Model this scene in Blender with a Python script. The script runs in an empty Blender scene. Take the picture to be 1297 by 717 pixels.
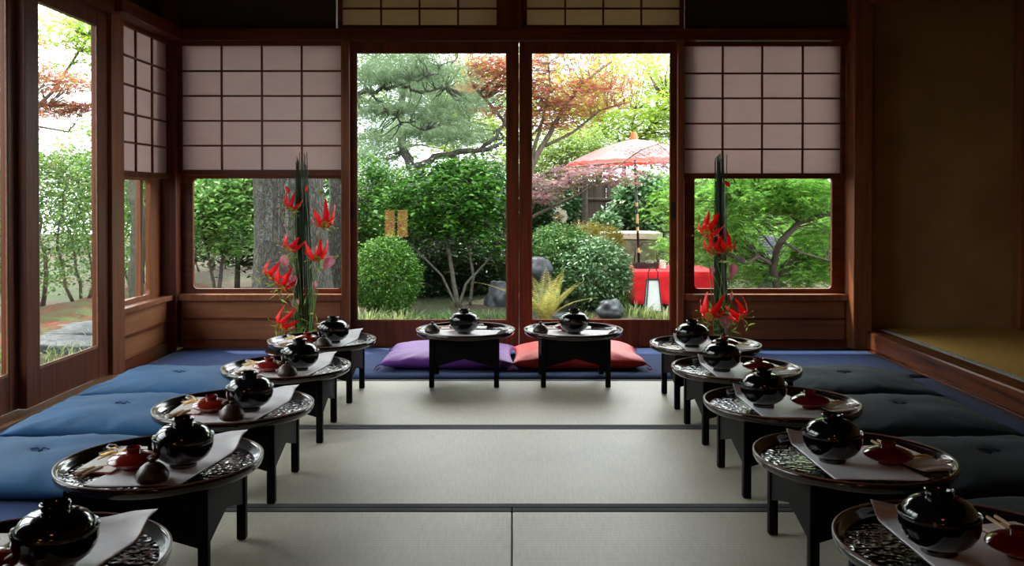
import bpy, bmesh, math, random
import numpy as np
from mathutils import Vector, Matrix, noise

SC = bpy.context.scene
COL = SC.collection
F, CX, HY, CAMZ = 1150.0, 648.5, 250.0, 0.93
PI = math.pi
random.seed(7)
RNG = np.random.default_rng(11)

def P(px, py, Y):
    """point in the room at distance Y whose picture place is px, py"""
    return Vector(((px-CX)*Y/F, Y, CAMZ-(py-HY)*Y/F))
YB = 5.60
def BX(px): return (px-CX)*YB/F
def BZ(py): return CAMZ-(py-HY)*YB/F
XL = -2.13
def LY(px): return -XL*F/(CX-px)

# ------------------------------------------------------------------ materials
def nt(name):
    m = bpy.data.materials.new(name); m.use_nodes = True
    t = m.node_tree; t.nodes.clear()
    out = t.nodes.new('ShaderNodeOutputMaterial')
    return m, t, out
def N(t, typ, **kw):
    n = t.nodes.new(typ)
    for k, v in kw.items():
        if k in n.inputs.keys(): n.inputs[k].default_value = v
        else: setattr(n, k, v)
    return n
def bsdf(t, out, col=None, rough=.6, **kw):
    b = t.nodes.new('ShaderNodeBsdfPrincipled')
    if col is not None: b.inputs['Base Color'].default_value = (*col, 1)
    b.inputs['Roughness'].default_value = rough
    for k, v in kw.items(): b.inputs[k].default_value = v
    t.links.new(b.outputs[0], out.inputs[0])
    return b
def ramp(t, fac, stops):
    r = t.nodes.new('ShaderNodeValToRGB')
    e = r.color_ramp.elements
    while len(e) < len(stops): e.new(.5)
    for i, (p, c) in enumerate(stops):
        e[i].position = p; e[i].color = (*c, 1)
    t.links.new(fac, r.inputs[0]); return r.outputs[0]
def coords(t, scale=(1, 1, 1), kind='Object'):
    tc = t.nodes.new('ShaderNodeTexCoord'); mp = t.nodes.new('ShaderNodeMapping')
    mp.inputs['Scale'].default_value = scale
    t.links.new(tc.outputs[kind], mp.inputs[0]); return mp.outputs[0]
def bump(t, b, h, strength=.3, dist=.01):
    n = N(t, 'ShaderNodeBump'); n.inputs['Strength'].default_value = strength; n.inputs['Distance'].default_value = dist
    t.links.new(h, n.inputs['Height']); t.links.new(n.outputs[0], b.inputs['Normal']); return n

def m_plain(name, col, rough=.6, var=.12, scale=30, bmp=.1, **kw):
    m, t, out = nt(name); b = bsdf(t, out, col, rough, **kw)
    c = coords(t); n = N(t, 'ShaderNodeTexNoise'); n.inputs['Scale'].default_value = scale
    t.links.new(c, n.inputs[0])
    cc = ramp(t, n.outputs[0], [(.3, tuple(x*(1-var) for x in col)), (.7, tuple(min(1, x*(1+var)) for x in col))])
    t.links.new(cc, b.inputs['Base Color'])
    if bmp: bump(t, b, n.outputs[0], bmp, .003)
    return m
def m_wood(name, c1, c2, axis='z', rough=.42, sc=1.0):
    m, t, out = nt(name); b = bsdf(t, out, c1, rough); b.inputs['Specular IOR Level'].default_value = .28
    s = {'x': (1.2, 26, 26), 'y': (26, 1.2, 26), 'z': (26, 26, 1.2)}[axis]
    c = coords(t, tuple(v*sc for v in s))
    n = N(t, 'ShaderNodeTexNoise'); n.inputs['Scale'].default_value = 1.6; n.inputs['Detail'].default_value = 6
    n.inputs['Distortion'].default_value = .6
    t.links.new(c, n.inputs[0])
    cc = ramp(t, n.outputs[0], [(.32, c2), (.68, c1)])
    t.links.new(cc, b.inputs['Base Color']); bump(t, b, n.outputs[0], .12, .002)
    return m
WC1, WC2 = (.19, .044, .014), (.085, .02, .007)
W = {a: m_wood('cedar_'+a, WC1, WC2, a) for a in 'xyz'}
WL = {a: m_wood('light_cedar_'+a, (.34, .16, .075), (.22, .095, .045), a) for a in 'xyz'}
WD = m_wood('dark_wood', (.022, .009, .005), (.011, .005, .003), 'x')
WP = m_wood('wainscot_cedar', (.32, .125, .05), (.22, .08, .034), 'x', .45, .8)
WK = m_wood('burl_beam', (.20, .06, .025), (.05, .018, .01), 'y', .25, .5)
WPOST = m_wood('post_cedar', (.30, .105, .045), (.17, .058, .026), 'z', .4)

def m_lacquer(name, col, rough=.1, hammered=False):
    m, t, out = nt(name); b = bsdf(t, out, col, rough)
    b.inputs['Coat Weight'].default_value = .5; b.inputs['Coat Roughness'].default_value = .06
    if hammered:
        c = coords(t, (1, 1, 1)); v = N(t, 'ShaderNodeTexVoronoi'); v.inputs['Scale'].default_value = 75
        v.feature = 'SMOOTH_F1'
        t.links.new(c, v.inputs['Vector']); n = bump(t, b, v.outputs['Distance'], .55, .006)
        t.links.new(n.outputs[0], b.inputs['Coat Normal'])
    return m
M_BLACK = m_lacquer('black_lacquer', (.004, .004, .005), .12)
M_HAM = m_lacquer('hammered_lacquer', (.004, .004, .004), .14, True)
M_RIM = m_lacquer('rim_lacquer', (.012, .005, .004), .16)
M_EDGE = m_plain('worn_rim_edge', (.16, .07, .04), .3, .2, 40, .05)
M_REDL = m_lacquer('red_lacquer', (.22, .012, .008), .15)
M_LEG = m_plain('leg_lacquer', (.002, .002, .0025), .6, .1, 20, .05, **{'Specular IOR Level': .12})
M_CLAY = m_plain('clay_dome', (.05, .03, .022), .35, .3, 60, .3)
M_PAPERSHEET = m_plain('white_paper', (.88, .85, .88), .45, .03, 40, .15)
M_ENV = m_plain('packet_paper', (.88, .83, .79), .5, .03, 80, .2)
M_GOLD = m_plain('gold_cord', (.75, .45, .10), .35, .1, 90, .1, Metallic=.6)
M_CORD = m_plain('white_cord', (.75, .7, .68), .6, .05, 90, .1)
M_PINK = m_plain('pink_paper', (.55, .10, .08), .6, .08, 90, .1)
M_CHOP = m_wood('chopstick_wood', (.62, .40, .22), (.5, .3, .16), 'y', .5)

def m_cloth(name, col, rough=.85, sheen=.2):
    m, t, out = nt(name); b = bsdf(t, out, col, rough)
    b.inputs['Sheen Weight'].default_value = sheen
    c = coords(t); n = N(t, 'ShaderNodeTexNoise'); n.inputs['Scale'].default_value = 9; n.inputs['Detail'].default_value = 3
    t.links.new(c, n.inputs[0])
    w = N(t, 'ShaderNodeTexNoise'); w.inputs['Scale'].default_value = 600; t.links.new(c, w.inputs[0])
    cc = ramp(t, n.outputs[0], [(.3, tuple(x*.86 for x in col)), (.7, tuple(x*1.12 for x in col))])
    t.links.new(cc, b.inputs['Base Color'])
    a = N(t, 'ShaderNodeMath', operation='MULTIPLY_ADD'); a.inputs[1].default_value = .15
    t.links.new(w.outputs[0], a.inputs[0]); t.links.new(n.outputs[0], a.inputs[2])
    bump(t, b, a.outputs[0], .35, .012)
    return m
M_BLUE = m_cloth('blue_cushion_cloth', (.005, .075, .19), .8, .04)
M_TEAL = m_cloth('shaded_teal_cloth', (.002, .020, .030), .85, .03)  # teal cloth with the alcove side's shade put into its colour
M_PURP = m_cloth('purple_silk', (.22, .045, .38), .5, .1)
M_REDC = m_cloth('red_silk', (.85, .04, .03), .5, .1)
M_THREAD = m_plain('dark_thread', (.012, .03, .09), .8, .1, 50, .1)
M_CARPET = m_cloth('blue_felt', (.009, .034, .130), .95, .03)
M_FELTRED = m_cloth('red_felt', (.80, .01, .02), .9, .1)

def m_tatami(name, col):
    m, t, out = nt(name); b = bsdf(t, out, col, .42)
    b.inputs['Specular IOR Level'].default_value = .6
    tc = t.nodes.new('ShaderNodeTexCoord'); sp = N(t, 'ShaderNodeSeparateXYZ'); t.links.new(tc.outputs['Object'], sp.inputs[0])
    mu = N(t, 'ShaderNodeMath', operation='MULTIPLY'); mu.inputs[1].default_value = 2*PI/.0175; t.links.new(sp.outputs[1], mu.inputs[0])
    sn = N(t, 'ShaderNodeMath', operation='SINE'); t.links.new(mu.outputs[0], sn.inputs[0])
    ab = N(t, 'ShaderNodeMath', operation='ABSOLUTE'); t.links.new(sn.outputs[0], ab.inputs[0])
    mp = N(t, 'ShaderNodeMapping'); mp.inputs['Scale'].default_value = (160, 14, 1); t.links.new(tc.outputs['Object'], mp.inputs[0])
    n = N(t, 'ShaderNodeTexNoise'); n.inputs['Scale'].default_value = 1.; n.inputs['Detail'].default_value = 4; t.links.new(mp.outputs[0], n.inputs[0])
    n2 = N(t, 'ShaderNodeTexNoise'); n2.inputs['Scale'].default_value = 2.5; t.links.new(tc.outputs['Object'], n2.inputs[0])
    ad = N(t, 'ShaderNodeMath', operation='ADD'); t.links.new(n.outputs[0], ad.inputs[0]); t.links.new(n2.outputs[0], ad.inputs[1])
    hf = N(t, 'ShaderNodeMath', operation='MULTIPLY'); hf.inputs[1].default_value = .5; t.links.new(ad.outputs[0], hf.inputs[0])
    cc = ramp(t, hf.outputs[0], [(.3, tuple(x*.82 for x in col)), (.7, tuple(x*1.12 for x in col))])
    mx = N(t, 'ShaderNodeMix', data_type='RGBA', blend_type='MULTIPLY'); mx.inputs['Factor'].default_value = 1
    rr = ramp(t, ab.outputs[0], [(0.05, (.50, .50, .49)), (.45, (1, 1, 1))])
    t.links.new(cc, mx.inputs[6]); t.links.new(rr, mx.inputs[7]); t.links.new(mx.outputs[2], b.inputs['Base Color'])
    bump(t, b, ab.outputs[0], .25, .002)
    return m
M_TATAMI = m_tatami('tatami_rush', (.70, .64, .52))
M_TATAMIY = m_tatami('aged_tatami', (.62, .38, .10))
M_HERI = m_cloth('black_border_cloth', (.012, .013, .022), .8, .1)

# plaster, shoji paper, glass
def m_plaster(name, col):
    m, t, out = nt(name); b = bsdf(t, out, col, .9)
    c = coords(t); n = N(t, 'ShaderNodeTexNoise'); n.inputs['Scale'].default_value = 3; n.inputs['Detail'].default_value = 8
    t.links.new(c, n.inputs[0]); n3 = N(t, 'ShaderNodeTexNoise'); n3.inputs['Scale'].default_value = 220; t.links.new(c, n3.inputs[0])
    cc = ramp(t, n.outputs[0], [(.3, tuple(x*.78 for x in col)), (.7, tuple(x*1.1 for x in col))])
    t.links.new(cc, b.inputs['Base Color']); bump(t, b, n3.outputs[0], .5, .003)
    return m
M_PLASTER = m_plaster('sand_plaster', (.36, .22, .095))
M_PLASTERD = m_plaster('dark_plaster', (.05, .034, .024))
def m_shoji(name='shoji_paper', ca=(.64, .53, .505), cb=(.67, .56, .53)):
    m, t, out = nt(name)
    c = coords(t, (6, 6, 60)); n = N(t, 'ShaderNodeTexNoise'); n.inputs['Scale'].default_value = 1; n.inputs['Detail'].default_value = 5
    t.links.new(c, n.inputs[0]); cc = ramp(t, n.outputs[0], [(.3, ca), (.7, cb)])
    d = N(t, 'ShaderNodeBsdfDiffuse'); tr = N(t, 'ShaderNodeBsdfTranslucent'); mx = N(t, 'ShaderNodeMixShader')
    t.links.new(cc, d.inputs[0]); t.links.new(cc, tr.inputs[0]); mx.inputs[0].default_value = .42
    t.links.new(d.outputs[0], mx.inputs[1]); t.links.new(tr.outputs[0], mx.inputs[2]); t.links.new(mx.outputs[0], out.inputs[0])
    return m
M_SHOJI = m_shoji()
M_SHOJI2 = m_shoji('eave_shaded_shoji_paper', (.46, .36, .24), (.50, .40, .27))  # transom paper: shade of the eave put into a darker colour
def m_glass():
    m, t, out = nt('window_glass')
    tr = N(t, 'ShaderNodeBsdfTransparent'); gl = N(t, 'ShaderNodeBsdfGlossy'); gl.inputs['Roughness'].default_value = 0.004
    tr.inputs[0].default_value = (.97, .985, .975, 1)
    fr = N(t, 'ShaderNodeFresnel'); fr.inputs[0].default_value = 1.4; mx = N(t, 'ShaderNodeMixShader')
    ge = N(t, 'ShaderNodeNewGeometry'); iv = N(t, 'ShaderNodeMath', operation='SUBTRACT'); iv.inputs[0].default_value = 1; t.links.new(ge.outputs['Backfacing'], iv.inputs[1])
    pr = N(t, 'ShaderNodeMath', operation='MULTIPLY'); t.links.new(fr.outputs[0], pr.inputs[0]); t.links.new(iv.outputs[0], pr.inputs[1])   # one face of the pane mirrors
    t.links.new(pr.outputs[0], mx.inputs[0]); t.links.new(tr.outputs[0], mx.inputs[1]); t.links.new(gl.outputs[0], mx.inputs[2])
    t.links.new(mx.outputs[0], out.inputs[0]); return m
M_GLASS = m_glass()
def m_emit(name, col, s):
    m, t, out = nt(name); b = bsdf(t, out, (.8, .7, .5), .7)
    b.inputs['Emission Color'].default_value = (*col, 1); b.inputs['Emission Strength'].default_value = s; return m

# foliage: colour varies leaf by leaf
def m_leaf(name, cols, trans=.45, rough=.45, spec=.5):
    m, t, out = nt(name)
    g = N(t, 'ShaderNodeNewGeometry')
    k = len(cols)
    cc = ramp(t, g.outputs['Random Per Island'], [(i/(k-1) if k > 1 else 0, c) for i, c in enumerate(cols)])
    b = N(t, 'ShaderNodeBsdfPrincipled'); b.inputs['Roughness'].default_value = rough; b.inputs['Specular IOR Level'].default_value = spec*.6
    tr = N(t, 'ShaderNodeBsdfTranslucent'); mx = N(t, 'ShaderNodeMixShader'); mx.inputs[0].default_value = trans
    br = N(t, 'ShaderNodeHueSaturation'); br.inputs['Value'].default_value = 1.5; br.inputs['Saturation'].default_value = 1.1; t.links.new(cc, br.inputs['Color'])
    t.links.new(cc, b.inputs['Base Color']); t.links.new(br.outputs[0], tr.inputs[0])
    t.links.new(b.outputs[0], mx.inputs[1]); t.links.new(tr.outputs[0], mx.inputs[2]); t.links.new(mx.outputs[0], out.inputs[0])
    return m
L_CAM = m_leaf('camellia_leaf', [(.018, .055, .012), (.04, .12, .02), (.12, .27, .04)], .3, .35)
L_DARK = m_leaf('evergreen_leaf', [(.010, .026, .010), (.02, .055, .016), (.04, .10, .03)], .25, .35)
L_AZ = m_leaf('azalea_leaf', [(.03, .08, .014), (.06, .15, .022), (.13, .27, .045)], .3, .5)
L_HEDGE = m_leaf('hedge_leaf', [(.035, .07, .02), (.07, .14, .035), (.15, .27, .07), (.13, .15, .045)], .35, .45)
L_MAPR = m_leaf('red_maple_leaf', [(.24, .055, .045), (.30, .10, .07), (.28, .085, .09), (.27, .15, .06), (.20, .19, .05)], .45, .6)
L_MAPP = m_leaf('purple_maple_leaf', [(.17, .08, .09), (.28, .16, .17), (.26, .16, .21), (.34, .21, .09)], .45, .6)
L_MAPG = m_leaf('green_maple_leaf', [(.07, .18, .03), (.14, .29, .06), (.26, .43, .11)], .5, .6)
L_MAPY = m_leaf('yellow_maple_leaf', [(.22, .34, .04), (.34, .44, .08), (.18, .29, .05), (.40, .42, .14)], .5, .6)
L_PINE = m_leaf('pine_needle', [(.05, .10, .045), (.12, .185, .09), (.24, .31, .19)], .3, .5)
L_SILV = m_leaf('variegated_leaf', [(.03, .085, .03), (.07, .16, .06), (.28, .38, .22)], .25, .3, .8)
L_SILVG = m_leaf('hedge_bush_leaf', [(.035, .09, .02), (.07, .16, .04), (.18, .30, .10)], .3, .35, .7)
L_BRON = m_leaf('bronze_leaf', [(.12, .13, .02), (.2, .2, .03), (.25, .18, .05)], .35, .5)
L_FERN = m_leaf('fern_leaf', [(.22, .21, .06), (.32, .26, .09), (.20, .25, .07)], .4, .5)
L_GRASS = m_leaf('grass_blade', [(.06, .10, .025), (.14, .19, .06), (.34, .35, .2)], .4, .5)
L_GRASSD = m_leaf('dark_grass_blade', [(.025, .06, .015), (.06, .11, .03), (.16, .22, .09)], .4, .5)
L_BACK = m_leaf('far_leaf', [(.08, .13, .035), (.16, .23, .07), (.27, .32, .10)], .55, .6)
M_BARK = m_wood('grey_bark', (.16, .13, .10), (.05, .04, .03), 'z', .9, 1.2)
M_BARKD = m_plain('dark_bark', (.05, .038, .03), .9, .4, 25, .6)
M_BARKG = m_plain('pale_bark', (.08, .075, .055), .85, .4, 18, .4)
def m_pinebark():
    m, t, out = nt('pine_bark'); b = bsdf(t, out, (.1, .1, .1), .95)
    c = coords(t, (14, 14, 5)); v = N(t, 'ShaderNodeTexVoronoi'); v.inputs['Scale'].default_value = 1.9; v.feature = 'DISTANCE_TO_EDGE'
    n = N(t, 'ShaderNodeTexNoise'); n.inputs['Scale'].default_value = 2; n.inputs['Detail'].default_value = 5
    t.links.new(c, n.inputs[0])
    mxv = N(t, 'ShaderNodeVectorMath', operation='ADD'); t.links.new(c, mxv.inputs[0]); t.links.new(n.outputs[1], mxv.inputs[1]); t.links.new(mxv.outputs[0], v.inputs['Vector'])
    cc = ramp(t, v.outputs['Distance'], [(0, (.012, .010, .008)), (.10, (.05, .045, .036)), (.5, (.08, .076, .06))])
    t.links.new(cc, b.inputs['Base Color']); bump(t, b, v.outputs['Distance'], 1, .04); return m
M_PBARK = m_pinebark()
M_ROCK = m_plain('blue_grey_rock', (.028, .033, .042), .5, .4, 9, .5)
M_STONE = m_plain('weathered_stone', (.30, .29, .24), .9, .35, 12, .6)
M_STONEW = m_plain('pale_stone', (.72, .70, .62), .8, .1, 14, .3)
M_PATH = m_plain('path_stone', (.065, .07, .078), .8, .2, 10, .3)
M_FENCE = m_wood('fence_board', (.075, .055, .045), (.035, .026, .02), 'z', .9, .4)
M_BAMBOO = m_plain('bamboo', (.50, .36, .17), .4, .15, 10, .1)
M_POLE = m_plain('black_pole', (.01, .01, .01), .3, .1, 10, .05)
M_IRON = m_plain('black_iron', (.012, .012, .014), .5, .2, 30, .1)
M_PARAW = m_leaf('parasol_paper', [(.66, .38, .36), (.68, .41, .39)], .4, .6)
M_PARAR = m_leaf('parasol_red_paper', [(.72, .12, .09), (.75, .14, .10)], .4, .6)
M_ORANGE = m_plain('orange_cap', (.85, .13, .03), .5, .1, 20, .1)
M_LAMPW = m_plain('lamp_paper', (.50, .54, .55), .7, .04, 20, .05)
M_CUP = m_plain('white_porcelain', (.8, .8, .78), .2, .03, 20, 0)
M_STEM = m_plain('green_stem', (.17, .32, .08), .5, .3, 30, .1)
M_RUSH = m_leaf('horsetail', [(.010, .032, .010), (.02, .06, .018), (.035, .09, .025)], .05, .4)
M_PETAL = m_leaf('lily_petal', [(.85, .03, .035), (.88, .05, .05)], .4, .45)
M_PETALY = m_leaf('lily_base', [(.65, .5, .08), (.7, .6, .12)], .35, .45)
M_ANTH = m_plain('lily_anther', (.5, .5, .08), .6, .1, 30, .1)
M_CALLA = m_leaf('calla_spathe', [(.68, .32, .42), (.78, .46, .54)], .35, .4)
M_BUD = m_leaf('pale_bud', [(.30, .42, .10), (.34, .46, .12)], .3, .4)

def m_ground():
    m, t, out = nt('garden_soil'); b = bsdf(t, out, (.1, .1, .05), .95)
    c = coords(t); n = N(t, 'ShaderNodeTexNoise'); n.inputs['Scale'].default_value = 1.4; n.inputs['Detail'].default_value = 9
    n2 = N(t, 'ShaderNodeTexNoise'); n2.inputs['Scale'].default_value = 45; n2.inputs['Detail'].default_value = 4
    t.links.new(c, n.inputs[0]); t.links.new(c, n2.inputs[0])
    cc = ramp(t, n.outputs[0], [(.36, (.05, .022, .010)), (.5, (.035, .03, .012)), (.62, (.03, .05, .012))])
    t.links.new(cc, b.inputs['Base Color']); bump(t, b, n2.outputs[0], 1, .03); return m
M_GROUND = m_ground()
M_MOSS = m_plain('moss', (.09, .075, .022), .95, .5, 30, .9)

# ------------------------------------------------------------------ mesh building
class MB:
    def __init__(s): s.v = []; s.f = []; s.mi = []
    def add(s, vs, fs, mi=0):
        o = len(s.v); s.v += [tuple(v) for v in vs]; s.f += [tuple(i+o for i in f) for f in fs]; s.mi += [mi]*len(fs); return s
    def box(s, x0, x1, y0, y1, z0, z1, mi=0):
        x0, x1 = min(x0, x1), max(x0, x1); y0, y1 = min(y0, y1), max(y0, y1); z0, z1 = min(z0, z1), max(z0, z1)
        return s.add([(x0,y0,z0),(x1,y0,z0),(x1,y1,z0),(x0,y1,z0),(x0,y0,z1),(x1,y0,z1),(x1,y1,z1),(x0,y1,z1)],
                     [(0,3,2,1),(4,5,6,7),(0,1,5,4),(1,2,6,5),(2,3,7,6),(3,0,4,7)], mi)
    def prism(s, pts, y0, y1, axis='y', mi=0):
        """closed outline pts (a,b) pushed along an axis"""
        n = len(pts)
        def q(a, b, c): return {'y': (a, c, b), 'x': (c, a, b), 'z': (a, b, c)}[axis]
        vs = [q(a, b, y0) for a, b in pts]+[q(a, b, y1) for a, b in pts]
        return s.add(vs, [tuple(range(n)), tuple(range(2*n-1, n-1, -1))]+[(i, (i+1) % n+0, (i+1) % n+n, i+n) for i in range(n)], mi)
    def tube(s, path, r, seg=6, mi=0, cap=True):
        path = [Vector(p) for p in path]; n = len(path)
        if not hasattr(r, '__len__'): r = [r]*n
        up = None; o = len(s.v)
        for i, p in enumerate(path):
            d = (path[min(i+1, n-1)]-path[max(i-1, 0)])
            d = d.normalized() if d.length > 1e-9 else Vector((0, 0, 1))
            if up is None: up = d.orthogonal().normalized()
            else:
                up = (up-d*up.dot(d)); up = up.normalized() if up.length > 1e-6 else d.orthogonal().normalized()
            w = d.cross(up)
            for k in range(seg):
                a = 2*PI*k/seg; s.v.append(tuple(p+(up*math.cos(a)+w*math.sin(a))*r[i]))
        for i in range(n-1):
            for k in range(seg):
                a, b = o+i*seg+k, o+i*seg+(k+1) % seg
                s.f.append((a, b, b+seg, a+seg)); s.mi.append(mi)
        if cap and seg > 2:
            s.f.append(tuple(o+k for k in range(seg-1, -1, -1))); s.f.append(tuple(o+(n-1)*seg+k for k in range(seg))); s.mi += [mi, mi]
        return s
    def lathe(s, prof, seg=32, c=(0, 0, 0), mi=0):
        o = len(s.v); n = len(prof)
        for r, z in prof:
            for k in range(seg):
                a = 2*PI*k/seg; s.v.append((c[0]+max(r, 1e-4)*math.cos(a), c[1]+max(r, 1e-4)*math.sin(a), c[2]+z))
        for i in range(n-1):
            for k in range(seg):
                a, b = o+i*seg+k, o+i*seg+(k+1) % seg; s.f.append((a, b, b+seg, a+seg)); s.mi.append(mi)
        s.f.append(tuple(o+k for k in range(seg-1, -1, -1))); s.f.append(tuple(o+(n-1)*seg+k for k in range(seg))); s.mi += [mi, mi]
        return s
    def build(s, name, mats, parent=None, smooth=False, bevel=0, org=None):
        me = bpy.data.meshes.new(name)
        vs = s.v
        if org is not None: vs = [(x-org[0], y-org[1], z-org[2]) for x, y, z in vs]
        me.from_pydata(vs, [], s.f)
        if not isinstance(mats, (list, tuple)): mats = [mats]
        for m in mats: me.materials.append(m)
        if len(mats) > 1: me.polygons.foreach_set('material_index', s.mi)
        if smooth: me.polygons.foreach_set('use_smooth', [True]*len(me.polygons))
        me.update(); me.validate()
        o = bpy.data.objects.new(name, me); COL.objects.link(o)
        if parent is not None: o.parent = parent
        if org is not None and parent is None: o.location = org
        if smooth == 'auto':
            me.polygons.foreach_set('use_smooth', [True]*len(me.polygons)); sharp(o, 40)
        if bevel:
            b = o.modifiers.new('bevel', 'BEVEL'); b.width = bevel; b.segments = 2; b.limit_method = 'ANGLE'
        return o
def sharp(o, deg):
    bm = bmesh.new(); bm.from_mesh(o.data); a = math.radians(deg)
    for e in bm.edges:
        if len(e.link_faces) == 2 and e.calc_face_angle(0) > a: e.smooth = False
    bm.to_mesh(o.data); bm.free()

def tag(o, label=None, cat=None, group=None, kind=None):
    if label: o['label'] = label
    if cat: o['category'] = cat
    if group: o['group'] = group
    if kind: o['kind'] = kind
    return o
def thing(name, loc, label, cat, rz=0, group=None, kind=None):
    o = bpy.data.objects.new(name, None); COL.objects.link(o); o.location = loc; o.rotation_euler.z = rz
    o.empty_display_size = .1
    return tag(o, label, cat, group, kind)
def kids(o): return [c for c in bpy.data.objects if c.parent == o]
def copy_tree(o, parent=None, table=None):
    c = o.copy(); COL.objects.link(c)
    if parent is not None: c.parent = parent
    for k in kids(o): copy_tree(k, c)
    return c
def struct(mb, name, mats, label, cat, bevel=0.0, smooth=False):
    o = mb.build(name, mats, bevel=bevel, smooth=smooth); return tag(o, label, cat, kind='structure')

# leaves -------------------------------------------------------------
T_OVAL = (np.array([[0,0,0],[-.26,.45,.10],[0,1,-.05],[.26,.45,.10],[0,.45,0]]), [(0,4,2,1),(0,3,2,4)])
T_LANCE = (np.array([[0,0,0],[-.11,.45,.05],[0,1,-.08],[.11,.45,.05]]), [(0,3,2,1)])
def _maple(l):
    v = [(0, 0, 0)]; f = []
    angs = [-100, -52, 0, 52, 100]; ln = [.5, .85, 1, .85, .5]
    side = [-125, -76, -26, 26, 76, 125]
    for a in side: v.append((.22*math.sin(math.radians(a)), .22*math.cos(math.radians(a))+.0, 0))
    for a, q in zip(angs, ln): v.append((q*math.sin(math.radians(a)), q*math.cos(math.radians(a)), -.12))
    for i in range(5): f.append((0, 2+i, 7+i, 1+i))
    return np.array(v), f
T_MAPLE = _maple(0)
def _tuft(k=16):
    v = []; f = []
    for i in range(k):
        a = i*2.399; e = .25+.9*((i*.618) % 1)
        d = np.array([math.cos(a)*math.cos(e), math.sin(a)*math.cos(e), math.sin(e)])
        s_ = np.array([-math.sin(a), math.cos(a), 0])*.013
        o = len(v); v += [s_, -s_, d]; f.append((o, o+1, o+2))
    v = np.array(v); return v[:, [0, 2, 1]], f
T_TUFT = _tuft()
def leaf_mesh(name, pts, sizes, templ, m, parent, up=.6, dirs=None, droop=0.):
    tv, tf = templ; n = len(pts); k = len(tv)
    nrm = RNG.normal(size=(n, 3)); nrm /= np.linalg.norm(nrm, axis=1)[:, None]
    nrm[:, 2] = np.abs(nrm[:, 2])+up*1.4; nrm /= np.linalg.norm(nrm, axis=1)[:, None]
    d = RNG.normal(size=(n, 3)) if dirs is None else dirs+RNG.normal(size=(n, 3))*.35
    d[:, 2] -= droop
    d -= nrm*np.sum(d*nrm, axis=1)[:, None]; d /= (np.linalg.norm(d, axis=1)[:, None]+1e-9)
    x = np.cross(d, nrm)
    V = (x[:, None, :]*tv[None, :, 0:1]+d[:, None, :]*tv[None, :, 1:2]+nrm[:, None, :]*tv[None, :, 2:3])*np.asarray(sizes).reshape(-1, 1, 1)+np.asarray(pts)[:, None, :]
    V = V.reshape(-1, 3)
    fl = np.array([len(f) for f in tf]); flat = np.concatenate([np.array(f) for f in tf])
    loops = (flat[None, :]+np.arange(n)[:, None]*k).ravel()
    tot = np.tile(fl, n); start = np.concatenate([[0], np.cumsum(tot)[:-1]])
    me = bpy.data.meshes.new(name)
    me.vertices.add(len(V)); me.vertices.foreach_set('co', V.astype(np.float32).ravel())
    me.loops.add(len(loops)); me.loops.foreach_set('vertex_index', loops.astype(np.int32))
    me.polygons.add(len(tot)); me.polygons.foreach_set('loop_start', start.astype(np.int32)); me.polygons.foreach_set('loop_total', tot.astype(np.int32))
    me.materials.append(m); me.update(); me.validate()
    o = bpy.data.objects.new(name, me); COL.objects.link(o); o.parent = parent
    return o
def clumps_in(c, r, n, shell=.55, flatb=None):
    """n clump centres in an ellipsoid, most of them in the outer part"""
    v = RNG.normal(size=(n, 3)); v /= np.linalg.norm(v, axis=1)[:, None]
    q = shell+(1-shell)*RNG.random(n)**.6
    p = v*q[:, None]*np.array(r)
    if flatb is not None: p[:, 2] = np.maximum(p[:, 2], -flatb*r[2])
    return p+np.array(c)
def leaves_round(cl, k, sig):
    p = np.repeat(cl, k, axis=0); return p+RNG.normal(size=p.shape)*np.array(sig)
def limb(mb, a, b, r0, r1, bend=.15, seg=6, n=6, rnd=None):
    a, b = Vector(a), Vector(b); L = (b-a).length; rr = rnd or random
    off = Vector((rr.uniform(-1, 1), rr.uniform(-1, 1), rr.uniform(-.6, 1)))*bend*L
    pts = []
    for i in range(n+1):
        t = i/n; p = a.lerp(b, t)+off*math.sin(PI*t)
        if 0 < i < n: p += Vector((rr.uniform(-1, 1), rr.uniform(-1, 1), rr.uniform(-1, 1)))*L*.018
        pts.append(p)
    mb.tube(pts, [r0+(r1-r0)*i/n for i in range(n+1)], seg); return pts
def rel(pts, o): return np.asarray(pts)-np.array(o)

def plant(name, base, label, cat, limbs, blobs, leafm, barkm, group=None, templ=T_OVAL, lsize=.05, per=26, sig=(.09, .09, .06), up=.6,
          twig=.006, droop=0., leafname='foliage', trunkname='trunk', twigs=True, shell=.55, flatb=None):
    """limbs: list of (points, r0, r1) in world space; blobs: list of (centre, radii, clumps)"""
    t = thing(name, base, label, cat, group=group)
    nodes = []
    mb = MB()
    for pts, r0, r1 in limbs:
        pts = [Vector(p)-Vector(base) for p in pts]
        fine = []
        for i in range(len(pts)-1):
            for q in range(4): fine.append(pts[i].lerp(pts[i+1], q/4)+Vector((random.uniform(-1, 1), random.uniform(-1, 1), 0))*(.25*r0 if q else 0))
        fine.append(pts[-1]); n = len(fine)
        mb.tube(fine, [r0+(r1-r0)*i/(n-1) for i in range(n)], 8); nodes += fine[n//4:]
    allc = []
    for c, r, n in blobs: allc.append(clumps_in(rel(c, base), r, n, shell, flatb))
    cl = np.concatenate(allc)
    if nodes and twigs:
        for c in cl[::2]:
            c = Vector(c); b = min(nodes, key=lambda p: (p-c).length+max(0, p.z-c.z)*1.2)
            if (b-c).length > .02: limb(mb, b, c, twig, twig*.4, .12, 4, 4)
    if mb.v: mb.build(trunkname, barkm, t, smooth=True)
    pts = leaves_round(cl, per, sig)
    leaf_mesh(leafname, pts, lsize*(.6+.7*RNG.random(len(pts))), templ, leafm, t, up, droop=droop)
    return t

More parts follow.
